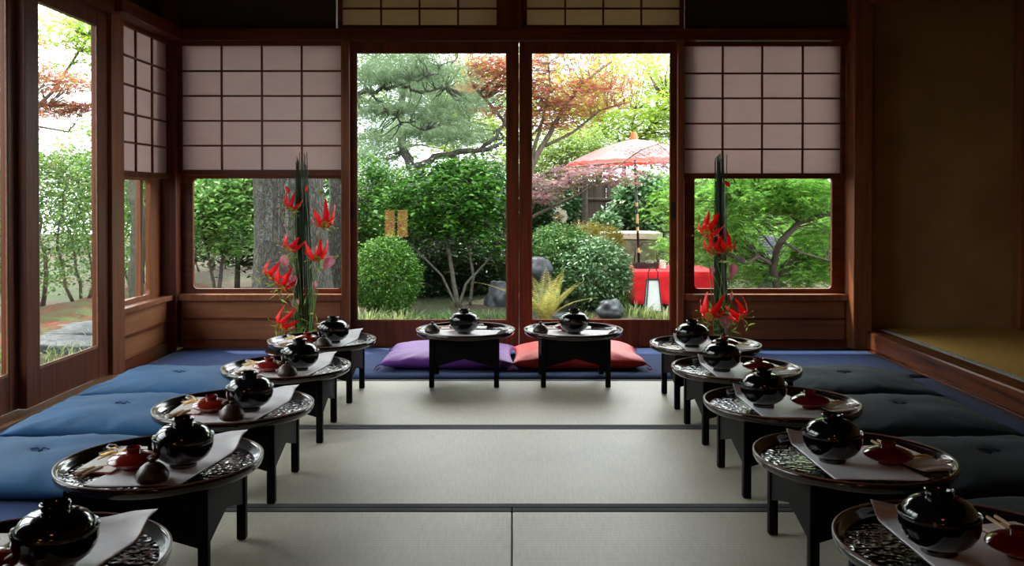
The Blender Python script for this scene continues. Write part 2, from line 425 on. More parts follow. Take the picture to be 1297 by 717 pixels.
# ================================================================== ROOM SHELL
XR = 2.15; YF = -3.2; ZC = 2.46
mb = MB(); mb.box(-2.3, 3.4, YF, 5.72, -.16, -.05)
struct(mb, 'floor', WD, 'dark boarded floor beneath the tatami mats of the room', 'floor')
mb = MB(); mb.box(-2.35, 3.5, YF-.1, 5.85, ZC, ZC+.12)
for i in range(15): mb.box(-2.13, 3.3, YF+.3+i*.6, YF+.35+i*.6, ZC-.04, ZC)
struct(mb, 'ceiling', WD, 'dark wooden ceiling above the banquet room', 'ceiling')
mb = MB(); mb.box(-2.4, 3.4, YF-.15, YF, -.05, ZC)
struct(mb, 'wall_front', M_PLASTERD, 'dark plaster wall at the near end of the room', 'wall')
# back wall: plaster strips above the lintel beside the transoms, and end pieces
mb = MB()
mb.box(-2.35, BX(425), 5.63, 5.75, BZ(37), ZC)
mb.box(BX(868), 2.2, 5.63, 5.75, BZ(37), ZC)
mb.box(BX(634), BX(664), 5.63, 5.75, BZ(37), ZC)
mb.box(BX(420), BX(872), 5.63, 5.75, 2.40, ZC)
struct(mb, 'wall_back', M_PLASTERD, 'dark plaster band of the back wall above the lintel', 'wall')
mb = MB(); mb.box(-2.3, -2.18, YF, 5.7, 1.97, ZC); mb.box(-2.3, -2.09, YF, 2.0, -.05, 1.97)  # solid near stretch is unseen, added to cut daylight on the foreground
struct(mb, 'wall_left', M_PLASTERD, 'dark plaster band of the left wall above the glass doors and unseen light-cutting near stretch', 'wall')

def rails(*boxes):
    mb = MB()
    for b in boxes: mb.box(*b)
    return mb
# trims: lintel, posts, wainscot
o = struct(rails((-2.13, XR-.05, 5.575, 5.70, BZ(52), BZ(37))), 'trim_1', W['x'], 'long dark red-brown lintel across the back wall above the doors', 'lintel', .003)
struct(rails((BX(205), BX(226), 5.56, 5.70, -.05, ZC)), 'trim_2', W['z'], 'dark square post in the left back corner', 'post', .004)
struct(rails((BX(433), BX(443.5), 5.575, 5.70, -.05, BZ(52))), 'trim_3', WPOST, 'slender post between the left shoji bay and the glass doors', 'post', .003)
struct(rails((BX(857.5), BX(866), 5.575, 5.70, -.05, BZ(52))), 'trim_4', WPOST, 'slender post between the glass doors and the right shoji bay', 'post', .003)
struct(rails((BX(1074), BX(1097), 5.50, 5.70, -.05, ZC)), 'trim_5', WPOST, 'orange-brown corner post where the alcove begins', 'post', .006)
struct(rails((BX(643)-.05, BX(651)+.05, 5.585, 5.66, BZ(37), ZC)), 'trim_6', W['z'], 'short post between the two transom screens', 'post', .003)
# wall plates
struct(rails((-2.16, -2.02, LY(117)+.11, 5.56, BZ(52), BZ(37))), 'trim_7', W['y'], 'dark lintel along the left wall above the small shoji', 'lintel', .003)
struct(rails((-2.2, -2.06, YF, LY(117)+.11, 1.88, 2.0)), 'trim_8', W['y'], 'head rail over the sliding glass doors of the left wall', 'rail', .003)
struct(rails((-2.18, -2.08, LY(130), LY(146), -.05, ZC)), 'trim_9', WPOST, 'light-edged post between the left glass doors and the small shoji bay', 'post', .003)
mb = MB(); mb.box(-2.24, -2.06, -.2, LY(130), -.05, .004); mb.box(-2.055, -2.03, -.2, LY(130), -.05, .010)
struct(mb, 'trim_10', WL['y'], 'pale wooden sill track along the foot of the left glass doors', 'sill', .002)

def glass(mb, *b): mb.box(*b); return mb
def sheet_y(x0, x1, z0, z1, y, th=.0008):
    mb = MB(); mb.box(x0, x1, y, y+th, z0, z1); return mb

# back doors ---------------------------------------------------------
def back_door(idx, x0, x1, gx0, gx1, y, label, handle_x):
    t = thing('door_%d' % idx, ((x0+x1)/2, y, 0), label, 'door', kind='structure')
    o = (t.location.x, y, 0)
    z0, z1, g0, g1 = .004, BZ(52)-.002, BZ(407), BZ(67)
    mb = MB()
    mb.box(x0, gx0, y, y+.035, z0, z1); mb.box(gx1, x1, y, y+.035, z0, z1)
    mb.box(gx0, gx1, y+.001, y+.034, z0, g0); mb.box(gx0, gx1, y+.001, y+.034, g1, z1)
    mb.build('door_frame', W['z'], t, bevel=.003, org=o)
    mb = MB(); mb.box(gx0-.004, gx1+.004, y+.014, y+.018, g0-.004, g1+.004); mb.build('glass_pane', M_GLASS, t, org=o)
    mb = MB()
    mb.box(gx0, gx1, y+.004, y+.010, g0, g0+.008); mb.box(gx0, gx0+.006, y+.004, y+.010, g0, g1); mb.box(gx1-.006, gx1, y+.004, y+.010, g0, g1)
    mb.build('glazing_bead', WL['x'], t, org=o)
    mb = MB(); mb.box(handle_x-.012, handle_x+.012, y-.002, y+.003, .80, .90); mb.box(handle_x-.006, handle_x+.006, y-.004, y, .81, .89)
    mb.build('finger_pull', M_IRON, t, org=o)
    return t
back_door(1, BX(443.5), BX(657.2), BX(451), BX(642), 5.615, 'left sliding glass door of the back wall showing the dark shrubs', BX(446.5))
back_door(2, BX(657.7), BX(857.5), BX(673), BX(850), 5.619, 'right sliding glass door of the back wall showing the parasol', BX(854))
# door track on the floor
struct(rails((BX(443), BX(858), 5.59, 5.69, -.05, .003)), 'trim_11', W['x'], 'threshold under the two sliding glass doors', 'sill')

def shoji(t, o, x0, x1, z0, z1, xs, zs, y, axis='x', mat_f=None, paper=None):
    """paper screen in the plane y (or x for the left wall)"""
    def B(mb, a0, a1, d0, d1, c0, c1):
        if axis == 'x': mb.box(a0, a1, d0, d1, c0, c1)
        else: mb.box(d0, d1, a0, a1, c0, c1)
    fa, fw = ((mat_f or W['x']), .028)
    s = 1 if axis == 'x' else -1
    mb = MB()
    B(mb, x0-fw, x0, y, y+s*.03, z0-fw*1.2, z1+fw); B(mb, x1, x1+fw, y, y+s*.03, z0-fw*1.2, z1+fw)
    B(mb, x0, x1, y+s*.001, y+s*.029, z0-fw*1.2, z0); B(mb, x0, x1, y+s*.001, y+s*.029, z1, z1+fw)
    mb.build('screen_frame', fa, t, bevel=.002, org=o)
    mb = MB(); w = .0055
    for x in xs: B(mb, x-w, x+w, y+s*.006, y+s*.017, z0, z1)
    for z in zs: B(mb, x0, x1, y+s*.0055, y+s*.0165, z-w, z+w)
    mb.build('screen_lattice', W['x'], t, org=o)
    mb = MB(); B(mb, x0-.005, x1+.005, y+s*.019, y+s*.0198, z0-.005, z1+.005); mb.build('shoji_paper', paper or M_SHOJI, t, org=o)
def lowwin(t, o, x0, x1, gx0, gx1, z0, z1, gz0, gz1, y, axis='x', rcut=.02):
    def B(mb, a0, a1, d0, d1, c0, c1):
        if axis == 'x': mb.box(a0, a1, d0, d1, c0, c1)
        else: mb.box(d0, d1, a0, a1, c0, c1)
    s = 1 if axis == 'x' else -1
    mb = MB()
    B(mb, x0, gx0, y, y+s*.03, z0, z1); B(mb, gx1, x1, y, y+s*.03, z0, z1)
    B(mb, gx0, gx1, y+s*.001, y+s*.029, z0, gz0); B(mb, gx0, gx1, y+s*.001, y+s*.029, gz1, z1)
    # rounded inner corners
    for cx, sx in ((gx0, 1), (gx1, -1)):
        for cz, sz in ((gz0, 1), (gz1, -1)):
            pts = [(cx, cz)]+[(cx+sx*rcut*(1-math.sin(a)), cz+sz*rcut*(1-math.cos(a))) for a in [i*PI/12 for i in range(7)]]
            mb.prism(pts, y+s*.002, y+s*.028, 'y' if axis == 'x' else 'x')
    mb.build('window_frame', W['x'], t, bevel=.002, org=o)
    mb = MB(); B(mb, gx0-.004, gx1+.004, y+s*.013, y+s*.017, gz0-.004, gz1+.004); mb.build('glass_pane', M_GLASS, t, org=o)

# left and right bays of the back wall
def bay(idx, x0, x1, sx, sz, gx0, gx1, gz0, gz1, label):
    t = thing('window_%d' % idx, ((x0+x1)/2, 5.64, 0), label, 'window', kind='structure'); o = tuple(t.location)
    lowwin(t, o, x0, x1, gx0, gx1, BZ(381), BZ(52), gz0, gz1, 5.655)
    # upper glass behind the paper
    shoji(t, o, sx[0], sx[-1], sz[-1], sz[0], sx[1:-1], sz[1:-1], 5.605)
    return t
def bay2(idx, x0, x1, sxp, szp, g, label):
    t = thing('window_%d' % idx, ((x0+x1)/2, 5.64, 0), label, 'window', kind='structure'); o = tuple(t.location)
    y = 5.655
    zt = BZ(52)
    gx0, gx1, gz0, gz1 = BX(g[0]), BX(g[2]), BZ(g[3]), BZ(g[1])
    # frame with an open upper part behind the screen
    mb = MB(); zm = BZ(g[1]-8)
    mb.box(x0, gx0, y, y+.03, BZ(375), zt); mb.box(gx1, x1, y, y+.03, BZ(375), zt)
    mb.box(gx0, gx1, y+.001, y+.029, BZ(375), gz0); mb.box(gx0, gx1, y+.001, y+.029, gz1, zm)
    rcut = .025
    for cx, sx in ((gx0, 1), (gx1, -1)):
        for cz, sz in ((gz0, 1), (gz1, -1)):
            pts = [(cx, cz)]+[(cx+sx*rcut*(1-math.sin(a)), cz+sz*rcut*(1-math.cos(a))) for a in [i*PI/12 for i in range(7)]]
            mb.prism(pts, y+.002, y+.028)
    mb.build('window_frame', W['x'], t, bevel=.002, org=o)
    mb = MB(); mb.box(gx0-.004, gx1+.004, y+.013, y+.017, gz0-.004, zt); mb.build('glass_pane', M_GLASS, t, org=o)
    sx = [BX(a) for a in sxp]; sz = [BZ(a) for a in szp]
    shoji(t, o, sx[0], sx[-1], sz[-1], sz[0], sx[1:-1], sz[1:-1], 5.60)
    mb = MB(); mb.box(x0, x1, 5.585, 5.66, BZ(381), BZ(373)); mb.build('window_sill', WPOST, t, bevel=.002, org=o)
    return t
bay2(1, BX(226), BX(433), [230.5, 280.5, 331.5, 382, 432], [58, 90, 121.5, 153, 184.5, 215], (240, 226, 430, 367), 'shoji screen over a low window left of the glass doors')
bay2(2, BX(866), BX(1074), [866.5, 915.5, 965.5, 1017, 1065], [58.5, 93, 124.5, 156.5, 189, 219.5], (882, 224, 1058, 367), 'shoji screen over a low window right of the glass doors')
# little vertical finger pull on the left bay stile and right bay stile
def wains(idx, x0, x1, label, splits=()):
    t = thing('wall_panel_%d' % idx, ((x0+x1)/2, 5.6, 0), label, 'wainscot', kind='structure'); o = tuple(t.location)
    mb = MB(); mb.box(x0, x1, 5.63, 5.66, BZ(441), BZ(380)); mb.build('backing_board', WP, t, org=o)
    mb = MB(); mb.box(x0, x1, 5.605, 5.63, BZ(441), BZ(431.5)); mb.build('bottom_rail', W['x'], t, bevel=.002, org=o)
    mb = MB(); mb.box(x0+.01, x1-.01, 5.612, 5.63, BZ(430.8), BZ(406)); mb.build('lower_board', WP, t, bevel=.003, org=o)
    mb = MB(); mb.box(x0+.01, x1-.01, 5.615, 5.63, BZ(403.5), BZ(381.5)); mb.build('upper_board', WP, t, bevel=.003, org=o)
    mb = MB(); mb.box(x0+.01, x1-.01, 5.606, 5.63, BZ(406), BZ(403.5)); mb.build('batten', W['x'], t, bevel=.001, org=o)
wains(1, BX(226), BX(433), 'cedar wainscot below the window left of the glass doors')
wains(2, BX(866), BX(1074), 'cedar wainscot below the window right of the glass doors')
# transoms
for idx, (a, b, lab) in enumerate([(434, 629, 'small paper transom screen above the left glass door'), (667.5, 860.5, 'small paper transom screen above the right glass door')]):
    t = thing('window_%d' % (idx+3), (BX((a+b)/2), 5.62, BZ(20)), lab, 'window', kind='structure')
    w = (b-a)/4
    xs = [BX(a+w*i) for i in range(5)]; zs = [BZ(32), BZ(11), BZ(-10), BZ(-31), BZ(-48)]
    shoji(t, tuple(t.location), xs[0], xs[-1], zs[0], zs[-1], xs[1:-1], zs[1:-1], 5.60, paper=M_SHOJI2)

# left wall ------------------------------------------------------------
def left_door(idx, g0, g1, s0, s1, x, label):
    """g0,g1 glass span in Y, s0,s1 leaf span"""
    t = thing('door_%d' % idx, (x, (s0+s1)/2, 0), label, 'door', kind='structure'); o = tuple(t.location)
    gz0, gz1, z0, z1 = .17, 1.80, .012, 1.88
    mb = MB(); mb.box(x-.035, x, s0, g0, z0, z1); mb.box(x-.035, x, g1, s1, z0, z1)
    mb.box(x-.034, x-.001, g0, g1, z0, gz0); mb.box(x-.034, x-.001, g0, g1, gz1, z1)
    mb.build('door_frame', W['z'], t, bevel=.003, org=o)
    mb = MB(); mb.box(x-.02, x-.016, g0-.004, g1+.004, gz0-.004, gz1+.004); mb.build('glass_pane', M_GLASS, t, org=o)
    mb = MB(); mb.box(x-.009, x-.003, g0, g1, gz0, gz0+.009); mb.box(x-.009, x-.003, g0, g0+.007, gz0, gz1); mb.box(x-.009, x-.003, g1-.007, g1, gz0, gz1)
    mb.build('glazing_bead', WL['y'], t, org=o)
left_door(3, LY(41), LY(117), LY(24), LY(130), -2.10, 'far sliding glass door of the left wall, beside the small shoji bay')
left_door(4, LY(22)-.80, LY(13.5), LY(22)-.9, LY(33), -2.14, 'second sliding glass door of the left wall, cut by the frame')
y = LY(22)-.9
for k in range(1):
    left_door(5+k, y-.82, y-.08, y-.9, y+.0, -2.10 if k % 2 == 0 else -2.14, 'sliding glass door of the left wall nearer the viewer, third from the small shoji bay')
    y -= .9
# small shoji bay on the left wall
t = thing('window_5', (-2.13, 5.2, 0), 'small shoji screen over a narrow window in the left wall', 'window', kind='structure'); o = tuple(t.location)
ys = [LY(146.5), LY(166), LY(187), LY(206.5)]; zs = [1.075, 1.232, 1.389, 1.546, 1.703, 1.86]
shoji(t, o, ys[0], ys[-1], zs[0], zs[-1], ys[1:-1], zs[1:-1], -2.09, 'y', W['z'])
x = -2.15; ya, yb_ = LY(146), 5.56
mb = MB(); gz0, gz1 = .355, 1.03
mb.box(x-.03, x, ya, ya+.03, .33, 1.9); mb.box(x-.03, x, 5.40, yb_, .33, 1.9); mb.box(x-.03, x, ya+.03, 5.40, .33, gz0); mb.box(x-.03, x, ya+.03, 5.40, gz1, 1.07)
for cy, sy in ((ya+.03, 1), (5.40, -1)):
    for cz, sz in ((gz0, 1), (gz1, -1)):
        mb.prism([(cy, cz)]+[(cy+sy*.03*(1-math.sin(a)), cz+sz*.03*(1-math.cos(a))) for a in [i*PI/12 for i in range(7)]], x-.028, x-.002, 'x')
mb.box(x-.05, x-.02, 5.30, 5.34, .33, 1.05)
mb.build('window_frame', WPOST, t, bevel=.002, org=o)
mb = MB(); mb.box(x-.017, x-.013, ya+.02, 5.41, gz0-.01, 1.9); mb.build('glass_pane', M_GLASS, t, org=o)
mb = MB(); mb.box(-2.18, -2.08, ya, yb_, .30, .33); mb.build('window_sill', WPOST, t, bevel=.002, org=o)
t = thing('wall_panel_3', (-2.12, 5.2, 0), 'cedar wainscot below the narrow window of the left wall', 'wainscot', kind='structure'); o = tuple(t.location)
mb = MB(); mb.box(-2.17, -2.13, ya, yb_, -.05, .30); mb.build('backing_board', WP, t, org=o)
WPY = m_wood('wainscot_side', (.36, .145, .06), (.25, .095, .04), 'y', .45, .8)
for nm, a, b in (('upper_board', .175, .297), ('lower_board', .05, .160)):
    mb = MB(); mb.box(-2.13, -2.112, ya+.005, yb_-.005, a, b); mb.build(nm, WPY, t, bevel=.003, org=o)
mb = MB(); mb.box(-2.13, -2.104, ya, yb_, .160, .175); mb.build('batten', W['y'], t, bevel=.001, org=o)
mb = MB(); mb.box(-2.13, -2.10, ya, yb_, -.05, .05); mb.build('bottom_rail', W['y'], t, bevel=.002, org=o)

# right side: alcove ----------------------------------------------------
t = thing('trim_12', (XR, 4, 0), 'polished dark red-brown threshold beam along the alcove', 'beam', kind='structure'); o = tuple(t.location)
mb = MB(); mb.box(XR, XR+.11, YF, 5.52, .010, .118); mb.build('beam_face', WK, t, bevel=.012, org=o)
mb = MB(); mb.box(XR-.006, XR+.10, YF, 5.50, -.05, .010); mb.build('base_strip', W['y'], t, bevel=.002, org=o)
struct(rails((XR+.11, 3.4, YF, 5.66, -.05, .095)), 'floor_alcove', WD, 'raised floor of the alcove under its pale matting', 'floor')
t = thing('tatami_mat', (2.9, 3.6, .095), 'yellowed tatami matting on the raised alcove floor', 'tatami'); o = tuple(t.location)
mb = MB(); mb.box(XR+.155, 3.34, 1.2, 5.64, .0955, .115); mb.build('rush_surface', M_TATAMIY, t, org=o)
M_ROPE = m_plain('grey_green_braid', (.35, .36, .30), .8, .4, 120, .4)
mb = MB()
mb.box(XR+.128, XR+.154, 1.2, 5.62, .0955, .113)
for i in range(220):
    yy = 1.21+i*.02; mb.box(XR+.125, XR+.157, yy, yy+.011, .112, .1175)
tag(mb.build('braided_border', M_ROPE, t, org=o), 'grey-green braided edging')
mb = MB(); mb.box(XR+.04, 3.45, 5.65, 5.77, .09, ZC)
struct(mb, 'wall_alcove', M_PLASTER, 'sand-coloured plaster wall at the back of the alcove', 'wall')
mb = MB(); mb.box(3.32, 3.44, YF, 5.65, .09, ZC)
struct(mb, 'wall_right', M_PLASTER, 'sand-coloured plaster side wall of the alcove', 'wall')
struct(rails((P(1288, 0, 5.6).x, P(1288, 0, 5.6).x+.10, 5.56, 5.66, .115, ZC)), 'trim_13', WPOST, 'orange-brown post at the right end of the alcove wall', 'post', .004)
struct(rails((XR+.0, XR+.10, YF, 5.51, 2.09, 2.24)), 'trim_14', W['y'], 'dark lintel beam over the alcove opening', 'beam', .004)
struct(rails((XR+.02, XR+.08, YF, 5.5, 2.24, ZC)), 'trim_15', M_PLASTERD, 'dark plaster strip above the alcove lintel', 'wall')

# unseen eave added to keep direct sun out of the room
mb = MB()
mb.prism([(5.7, 2.50), (6.35, 2.40), (6.35, 2.48), (5.7, 2.62)], -3.8, 3.8, 'x')
for i in range(16): mb.box(-3.6+i*.48, -3.55+i*.48, 5.72, 6.9, 2.30, 2.34) if False else None
struct(mb, 'added_eave', WD, 'unseen dark eave added above the back doors to block sun', 'eave')
mb = MB(); mb.prism([(-2.3, 2.50), (-3.1, 2.33), (-3.1, 2.41), (-2.3, 2.62)], YF, 5.7, 'y')  # unseen side eave, added to hold back light at the left doors
struct(mb, 'added_side_eave', WD, 'unseen dark eave added above the left doors to limit daylight', 'eave')
struct(rails((-2.2, 3.4, 5.62, 5.76, -.35, -.05)), 'wall_foundation', M_STONE, 'stone foundation strip under the back wall outside', 'wall')

# ================================================================== FLOOR COVERING
def tatami(x0, x1, y0, y1, label):
    t = thing('tatami_mat', ((x0+x1)/2, (y0+y1)/2, -.05), label, 'tatami', group='tatami mats of the room'); o = tuple(t.location)
    g = .0015
    mb = MB(); mb.box(x0+g, x1-g, y0+.034, y1-.034, -.0495, 0); mb.build('rush_surface', M_TATAMI, t, bevel=.004, org=o)
    for nm, a, b in (('cloth_border', y0+g, y0+.034), ('cloth_border', y1-.034, y1-g)):
        mb = MB(); mb.box(x0+g, x1-g, a, b, -.0495, .0015); mb.build(nm, M_HERI, t, bevel=.002, org=o)
Y0 = 4.625; PT = .957
rows = ['directly before the purple and red cushions', 'one row in front of the mat nearest the cushions']
for r in range(2):
    tatami(-.955, .955, Y0-PT*(r+1), Y0-PT*r, 'wide tatami mat '+rows[r])
for r in range(2, 5):
    w = ['in the third row from the glass doors', 'in the fourth row from the glass doors', 'in the fifth row, under the viewer'][r-2]
    tatami(-1.91, 0, Y0-PT*(r+1), Y0-PT*r, 'left-hand tatami mat '+w)
    tatami(0, 1.91, Y0-PT*(r+1), Y0-PT*r, 'right-hand tatami mat '+w)
mb = MB()
for sx in (-1, 1): mb.box(sx*.957, sx*1.95, Y0-PT*2, Y0, -.0495, -.001)
mb.box(-2.02, 2.13, Y0+.001, 5.58, -.0495, -.001)
for sx in (-1, 1): mb.box(sx*1.912, sx*2.02, -.2, Y0, -.0495, -.001)
mb.box(-2.05, 2.13, YF, Y0-PT*5, -.0495, -.001)
tag(mb.build('tatami_mat', M_TATAMI), 'tatami matting around the edges, under the blue felt', 'tatami')
def felt(x0, x1, y0, y1, label):
    mb = MB(); nx, ny = max(2, int((x1-x0)/.12)), max(2, int((y1-y0)/.12))
    top = {}
    for j in range(ny+1):
        for i in range(nx+1):
            x_, y_ = x0+(x1-x0)*i/nx, y0+(y1-y0)*j/ny
            zz = .0065+.0015*noise.noise(Vector((x_*3, y_*3, 0)))
            top[i, j] = len(mb.v); mb.v.append((x_, y_, zz))
    for j in range(ny):
        for i in range(nx): mb.f.append((top[i, j], top[i+1, j], top[i+1, j+1], top[i, j+1])); mb.mi.append(0)
    o = mb.build('felt_runner', M_CARPET, smooth=True, org=((x0+x1)/2, (y0+y1)/2, 0)); s = o.modifiers.new('thick', 'SOLIDIFY'); s.thickness = .005; s.offset = -1
    return tag(o, label, 'rug', group='blue felt runners')
felt(-2.02, 2.135, 4.63, 5.57, 'blue felt runner along the back wall under the purple and red cushions')
felt(-2.02, -1.05, .4, 4.627, 'blue felt runner under the cushions along the left glass doors')
felt(1.05, 2.135, .4, 4.627, 'blue felt runner under the dark cushions along the alcove')

# ================================================================== CUSHIONS
def cushion(name, sx, sy, h, m, label, loc, rz, seed, threadm=M_THREAD, group=None):
    t = thing(name, loc, label, 'cushion', rz, group)
    n = 40; mb = MB()
    def sh(u, v):
        e = max(0, (1-abs(u)**2.6)*(1-abs(v)**2.6))**.45
        pinch = 1-.05*(1-abs(v)**2) if abs(u) > .01 else 1
        x_ = u*sx*(1-.055*(1-v*v)*abs(u)); y_ = v*sy*(1-.055*(1-u*u)*abs(v))
        return x_, y_, e
    def wr(u, v):
        e = max(abs(u), abs(v)); k = max(0, (e-.55)/.45)*(1-max(0, (e-.93)/.07))
        a = math.atan2(v, u)
        q = noise.noise(Vector((a*7+seed, e*1.5, seed)))*1.0
        return k*q*.012+noise.noise(Vector((u*2+seed, v*2, 1.3)))*.010
    idx = {}
    for side in (0, 1):
        for j in range(n+1):
            for i in range(n+1):
                u, v = math.sin((i/n*2-1)*PI/2), math.sin((j/n*2-1)*PI/2)
                u, v = (u+(i/n*2-1))/2, (v+(j/n*2-1))/2
                x_, y_, e = sh(u, v); edge = i in (0, n) or j in (0, n)
                if side == 1 and edge: idx[1, i, j] = idx[0, i, j]; continue
                zc = .034
                if side == 0:
                    z_ = zc+(h-zc)*e+wr(u, v)*(0 if edge else 1)-.016*math.exp(-(u*u+v*v)/.008)*(0 if edge else 1)
                else: z_ = max(.004, zc-zc*1.25*min(1, e*1.35))
                idx[side, i, j] = len(mb.v); mb.v.append((x_, y_, z_))
    for side in (0, 1):
        for j in range(n):
            for i in range(n):
                q = (idx[side, i, j], idx[side, i+1, j], idx[side, i+1, j+1], idx[side, i, j+1])
                mb.f.append(q if side == 0 else q[::-1]); mb.mi.append(0)
    mb.build('cushion_cover', m, t, smooth=True)
    mb = MB(); zt = h-.012
    mb.tube([(-.002, -.004, zt-.004), (0, 0, zt+.006), (.004, .002, zt+.003)], .004, 6)
    mb.tube([(0, 0, zt+.005), (.012, .007, zt+.012), (.026, .005, zt+.008), (.032, -.002, zt+.009)], .0022, 5)
    mb.tube([(0, 0, zt+.005), (-.012, .008, zt+.012), (-.024, .012, zt+.008), (-.034, .008, zt+.009)], .0022, 5)
    mb.tube([(0, 0, zt+.005), (.008, -.012, zt+.010), (.018, -.018, zt+.009)], .0022, 5)
    mb.build('centre_tuft', threadm, t, smooth=True)
    for cx, cy in ((-1, -1), (1, -1), (-1, 1), (1, 1)):
        mb = MB(); x_, y_ = cx*sx*.985, cy*sy*.985
        mb.tube([(x_, y_, .034), (x_+cx*.018, y_+cy*.006, .024), (x_+cx*.028, y_+cy*.012, .010), (x_+cx*.014, y_+cy*.022, .008), (x_, y_+cy*.012, .02)], .0032, 5)
        mb.build('corner_tassel', threadm, t, smooth=True)
    return t
ZF = .0085
GL, GR = 'blue floor cushions along the left glass doors', 'dark floor cushions along the alcove'
for k, (yc, lab) in enumerate([(4.35, 'bright blue floor cushion farthest back on the glass-door side'), (3.69, 'bright blue floor cushion second from the back on the glass-door side'),
                               (3.01, 'bright blue floor cushion third from the back on the glass-door side'), (2.04, 'blue floor cushion at the lower left corner, behind the nearest table')]):
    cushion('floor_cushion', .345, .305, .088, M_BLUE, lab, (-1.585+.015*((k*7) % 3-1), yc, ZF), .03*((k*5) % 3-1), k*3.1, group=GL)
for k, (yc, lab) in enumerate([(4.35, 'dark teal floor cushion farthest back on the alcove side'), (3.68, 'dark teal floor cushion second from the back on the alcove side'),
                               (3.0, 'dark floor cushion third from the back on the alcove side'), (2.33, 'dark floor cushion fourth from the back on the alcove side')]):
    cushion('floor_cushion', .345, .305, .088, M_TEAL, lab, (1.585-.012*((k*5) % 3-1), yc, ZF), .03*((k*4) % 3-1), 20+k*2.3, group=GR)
M_TP = m_plain('purple_thread', (.1, .02, .2), .7, .1, 50, .1); M_TR = m_plain('red_thread', (.5, .02, .02), .7, .1, 50, .1)
cushion('floor_cushion', .36, .29, .105, M_PURP, 'purple floor cushion behind the left of the two middle tables', (BX(565)*.915+.025, 5.10, ZF), 0, 41, M_TP)
cushion('floor_cushion', .36, .29, .105, M_REDC, 'red floor cushion behind the right of the two middle tables', (BX(736)*.915-.03, 5.10, ZF), 0, 47, M_TR)

# ================================================================== TABLES AND TABLEWARE
ZT = .2445; RT = .25
def make_table(name='tray_table'):
    t = thing(name, (0, 0, 0), '', 'table')
    mb = MB(); mb.lathe([(.0, .2355), (RT-.03, .2355), (RT-.016, .238), (RT-.018, ZT-.001), (RT-.02, ZT), (.0, ZT)], 72); mb.build('tray_floor', M_HAM, t, smooth='auto')
    mb = MB(); prof = [(RT-.030, .234), (RT-.014, .236), (RT-.004, .243), (RT, .254), (RT, .2628), (RT-.006, .2628), (RT-.008, .256), (RT-.014, .248), (RT-.024, ZT-.0003)]
    o = len(prof)
    seg = 72
    for r, z in prof:
        for k in range(seg):
            a = 2*PI*k/seg; mb.v.append((r*math.cos(a), r*math.sin(a), z))
    for i in range(o):
        i2 = (i+1) % o
        for k in range(seg): mb.f.append((i*seg+k, i*seg+(k+1) % seg, i2*seg+(k+1) % seg, i2*seg+k)); mb.mi.append(0)
    mb.build('tray_rim', M_RIM, t, smooth=True)
    mb = MB(); pr2 = [(RT-.0062, .2622), (RT+.0003, .2622), (RT+.0003, .2642), (RT-.003, .2655), (RT-.0062, .2642)]
    for r, z in pr2:
        for k in range(seg): a = 2*PI*k/seg; mb.v.append((r*math.cos(a), r*math.sin(a), z))
    for i in range(5):
        i2 = (i+1) % 5
        for k in range(seg): mb.f.append((i*seg+k, i*seg+(k+1) % seg, i2*seg+(k+1) % seg, i2*seg+k)); mb.mi.append(0)
    tag(mb.build('rim_edge', M_EDGE, t, smooth=True), 'thin worn brown edge of the tray')
    q = .158
    for sx in (-1, 1):
        for sy in (-1, 1):
            mb = MB(); mb.box(sx*q-.0125, sx*q+.0125, sy*q-.0125, sy*q+.0125, 0, .2362); mb.build('leg', M_LEG, t, bevel=.004)
    for ax in (0, 1):
        for s_ in (-1, 1):
            w = q-.0125
            pts = [(-w, .2362), (-w, .10), (-w*.5, .122), (0, .142), (w*.5, .122), (w, .10), (w, .2362)]
            mb = MB(); mb.prism(pts, s_*(q)-.007, s_*(q)+.007, 'y' if ax == 0 else 'x'); mb.build('apron_panel', M_LEG, t, bevel=.002)
    return t
def make_bowl():
    t = thing('lidded_bowl', (0, 0, 0), '', 'bowl')
    mb = MB(); mb.lathe([(.026, 0), (.033, 0), (.034, .003), (.033, .010), (.046, .015), (.061, .026), (.0705, .041), (.074, .056), (.074, .066), (.0758, .076), (.0750, .0775), (.0725, .075), (.070, .066), (.062, .036), (.04, .024), (0, .02)], 56)
    mb.build('bowl_body', M_BLACK, t, smooth='auto')
    mb = MB(); mb.lathe([(.0, .066), (.0690, .067), (.0695, .074), (.066, .085), (.057, .096), (.044, .1035), (.028, .107), (.0, .108)], 56); mb.build('bowl_lid', M_BLACK, t, smooth='auto')
    lid = mb
    mb = MB(); mb.lathe([(.022, .105), (.0255, .112), (.0275, .1205), (.0255, .122), (.0235, .120), (.021, .1105), (0, .109)], 40)
    k = mb.build('lid_ring', M_BLACK, t, smooth='auto')
    return t
def make_dish():
    t = thing('lidded_sake_cup', (0, 0, 0), '', 'cup')
    mb = MB(); mb.lathe([(.02, 0), (.024, 0), (.025, .006), (.045, .012), (.060, .020), (.0615, .023), (.058, .0225), (.03, .014), (0, .012)], 48); mb.build('saucer', M_REDL, t, smooth='auto')
    mb = MB(); mb.lathe([(0, .019), (.0585, .021), (.0615, .0235), (.058, .029), (.045, .036), (.030, .041), (.018, .043), (0, .044)], 48); mb.build('cup_lid', M_REDL, t, smooth='auto')
    mb = MB(); mb.lathe([(.016, .041), (.0185, .050), (.019, .054), (.017, .0545), (.0155, .049), (0, .046)], 32); mb.build('lid_ring', M_REDL, t, smooth='auto')
    return t
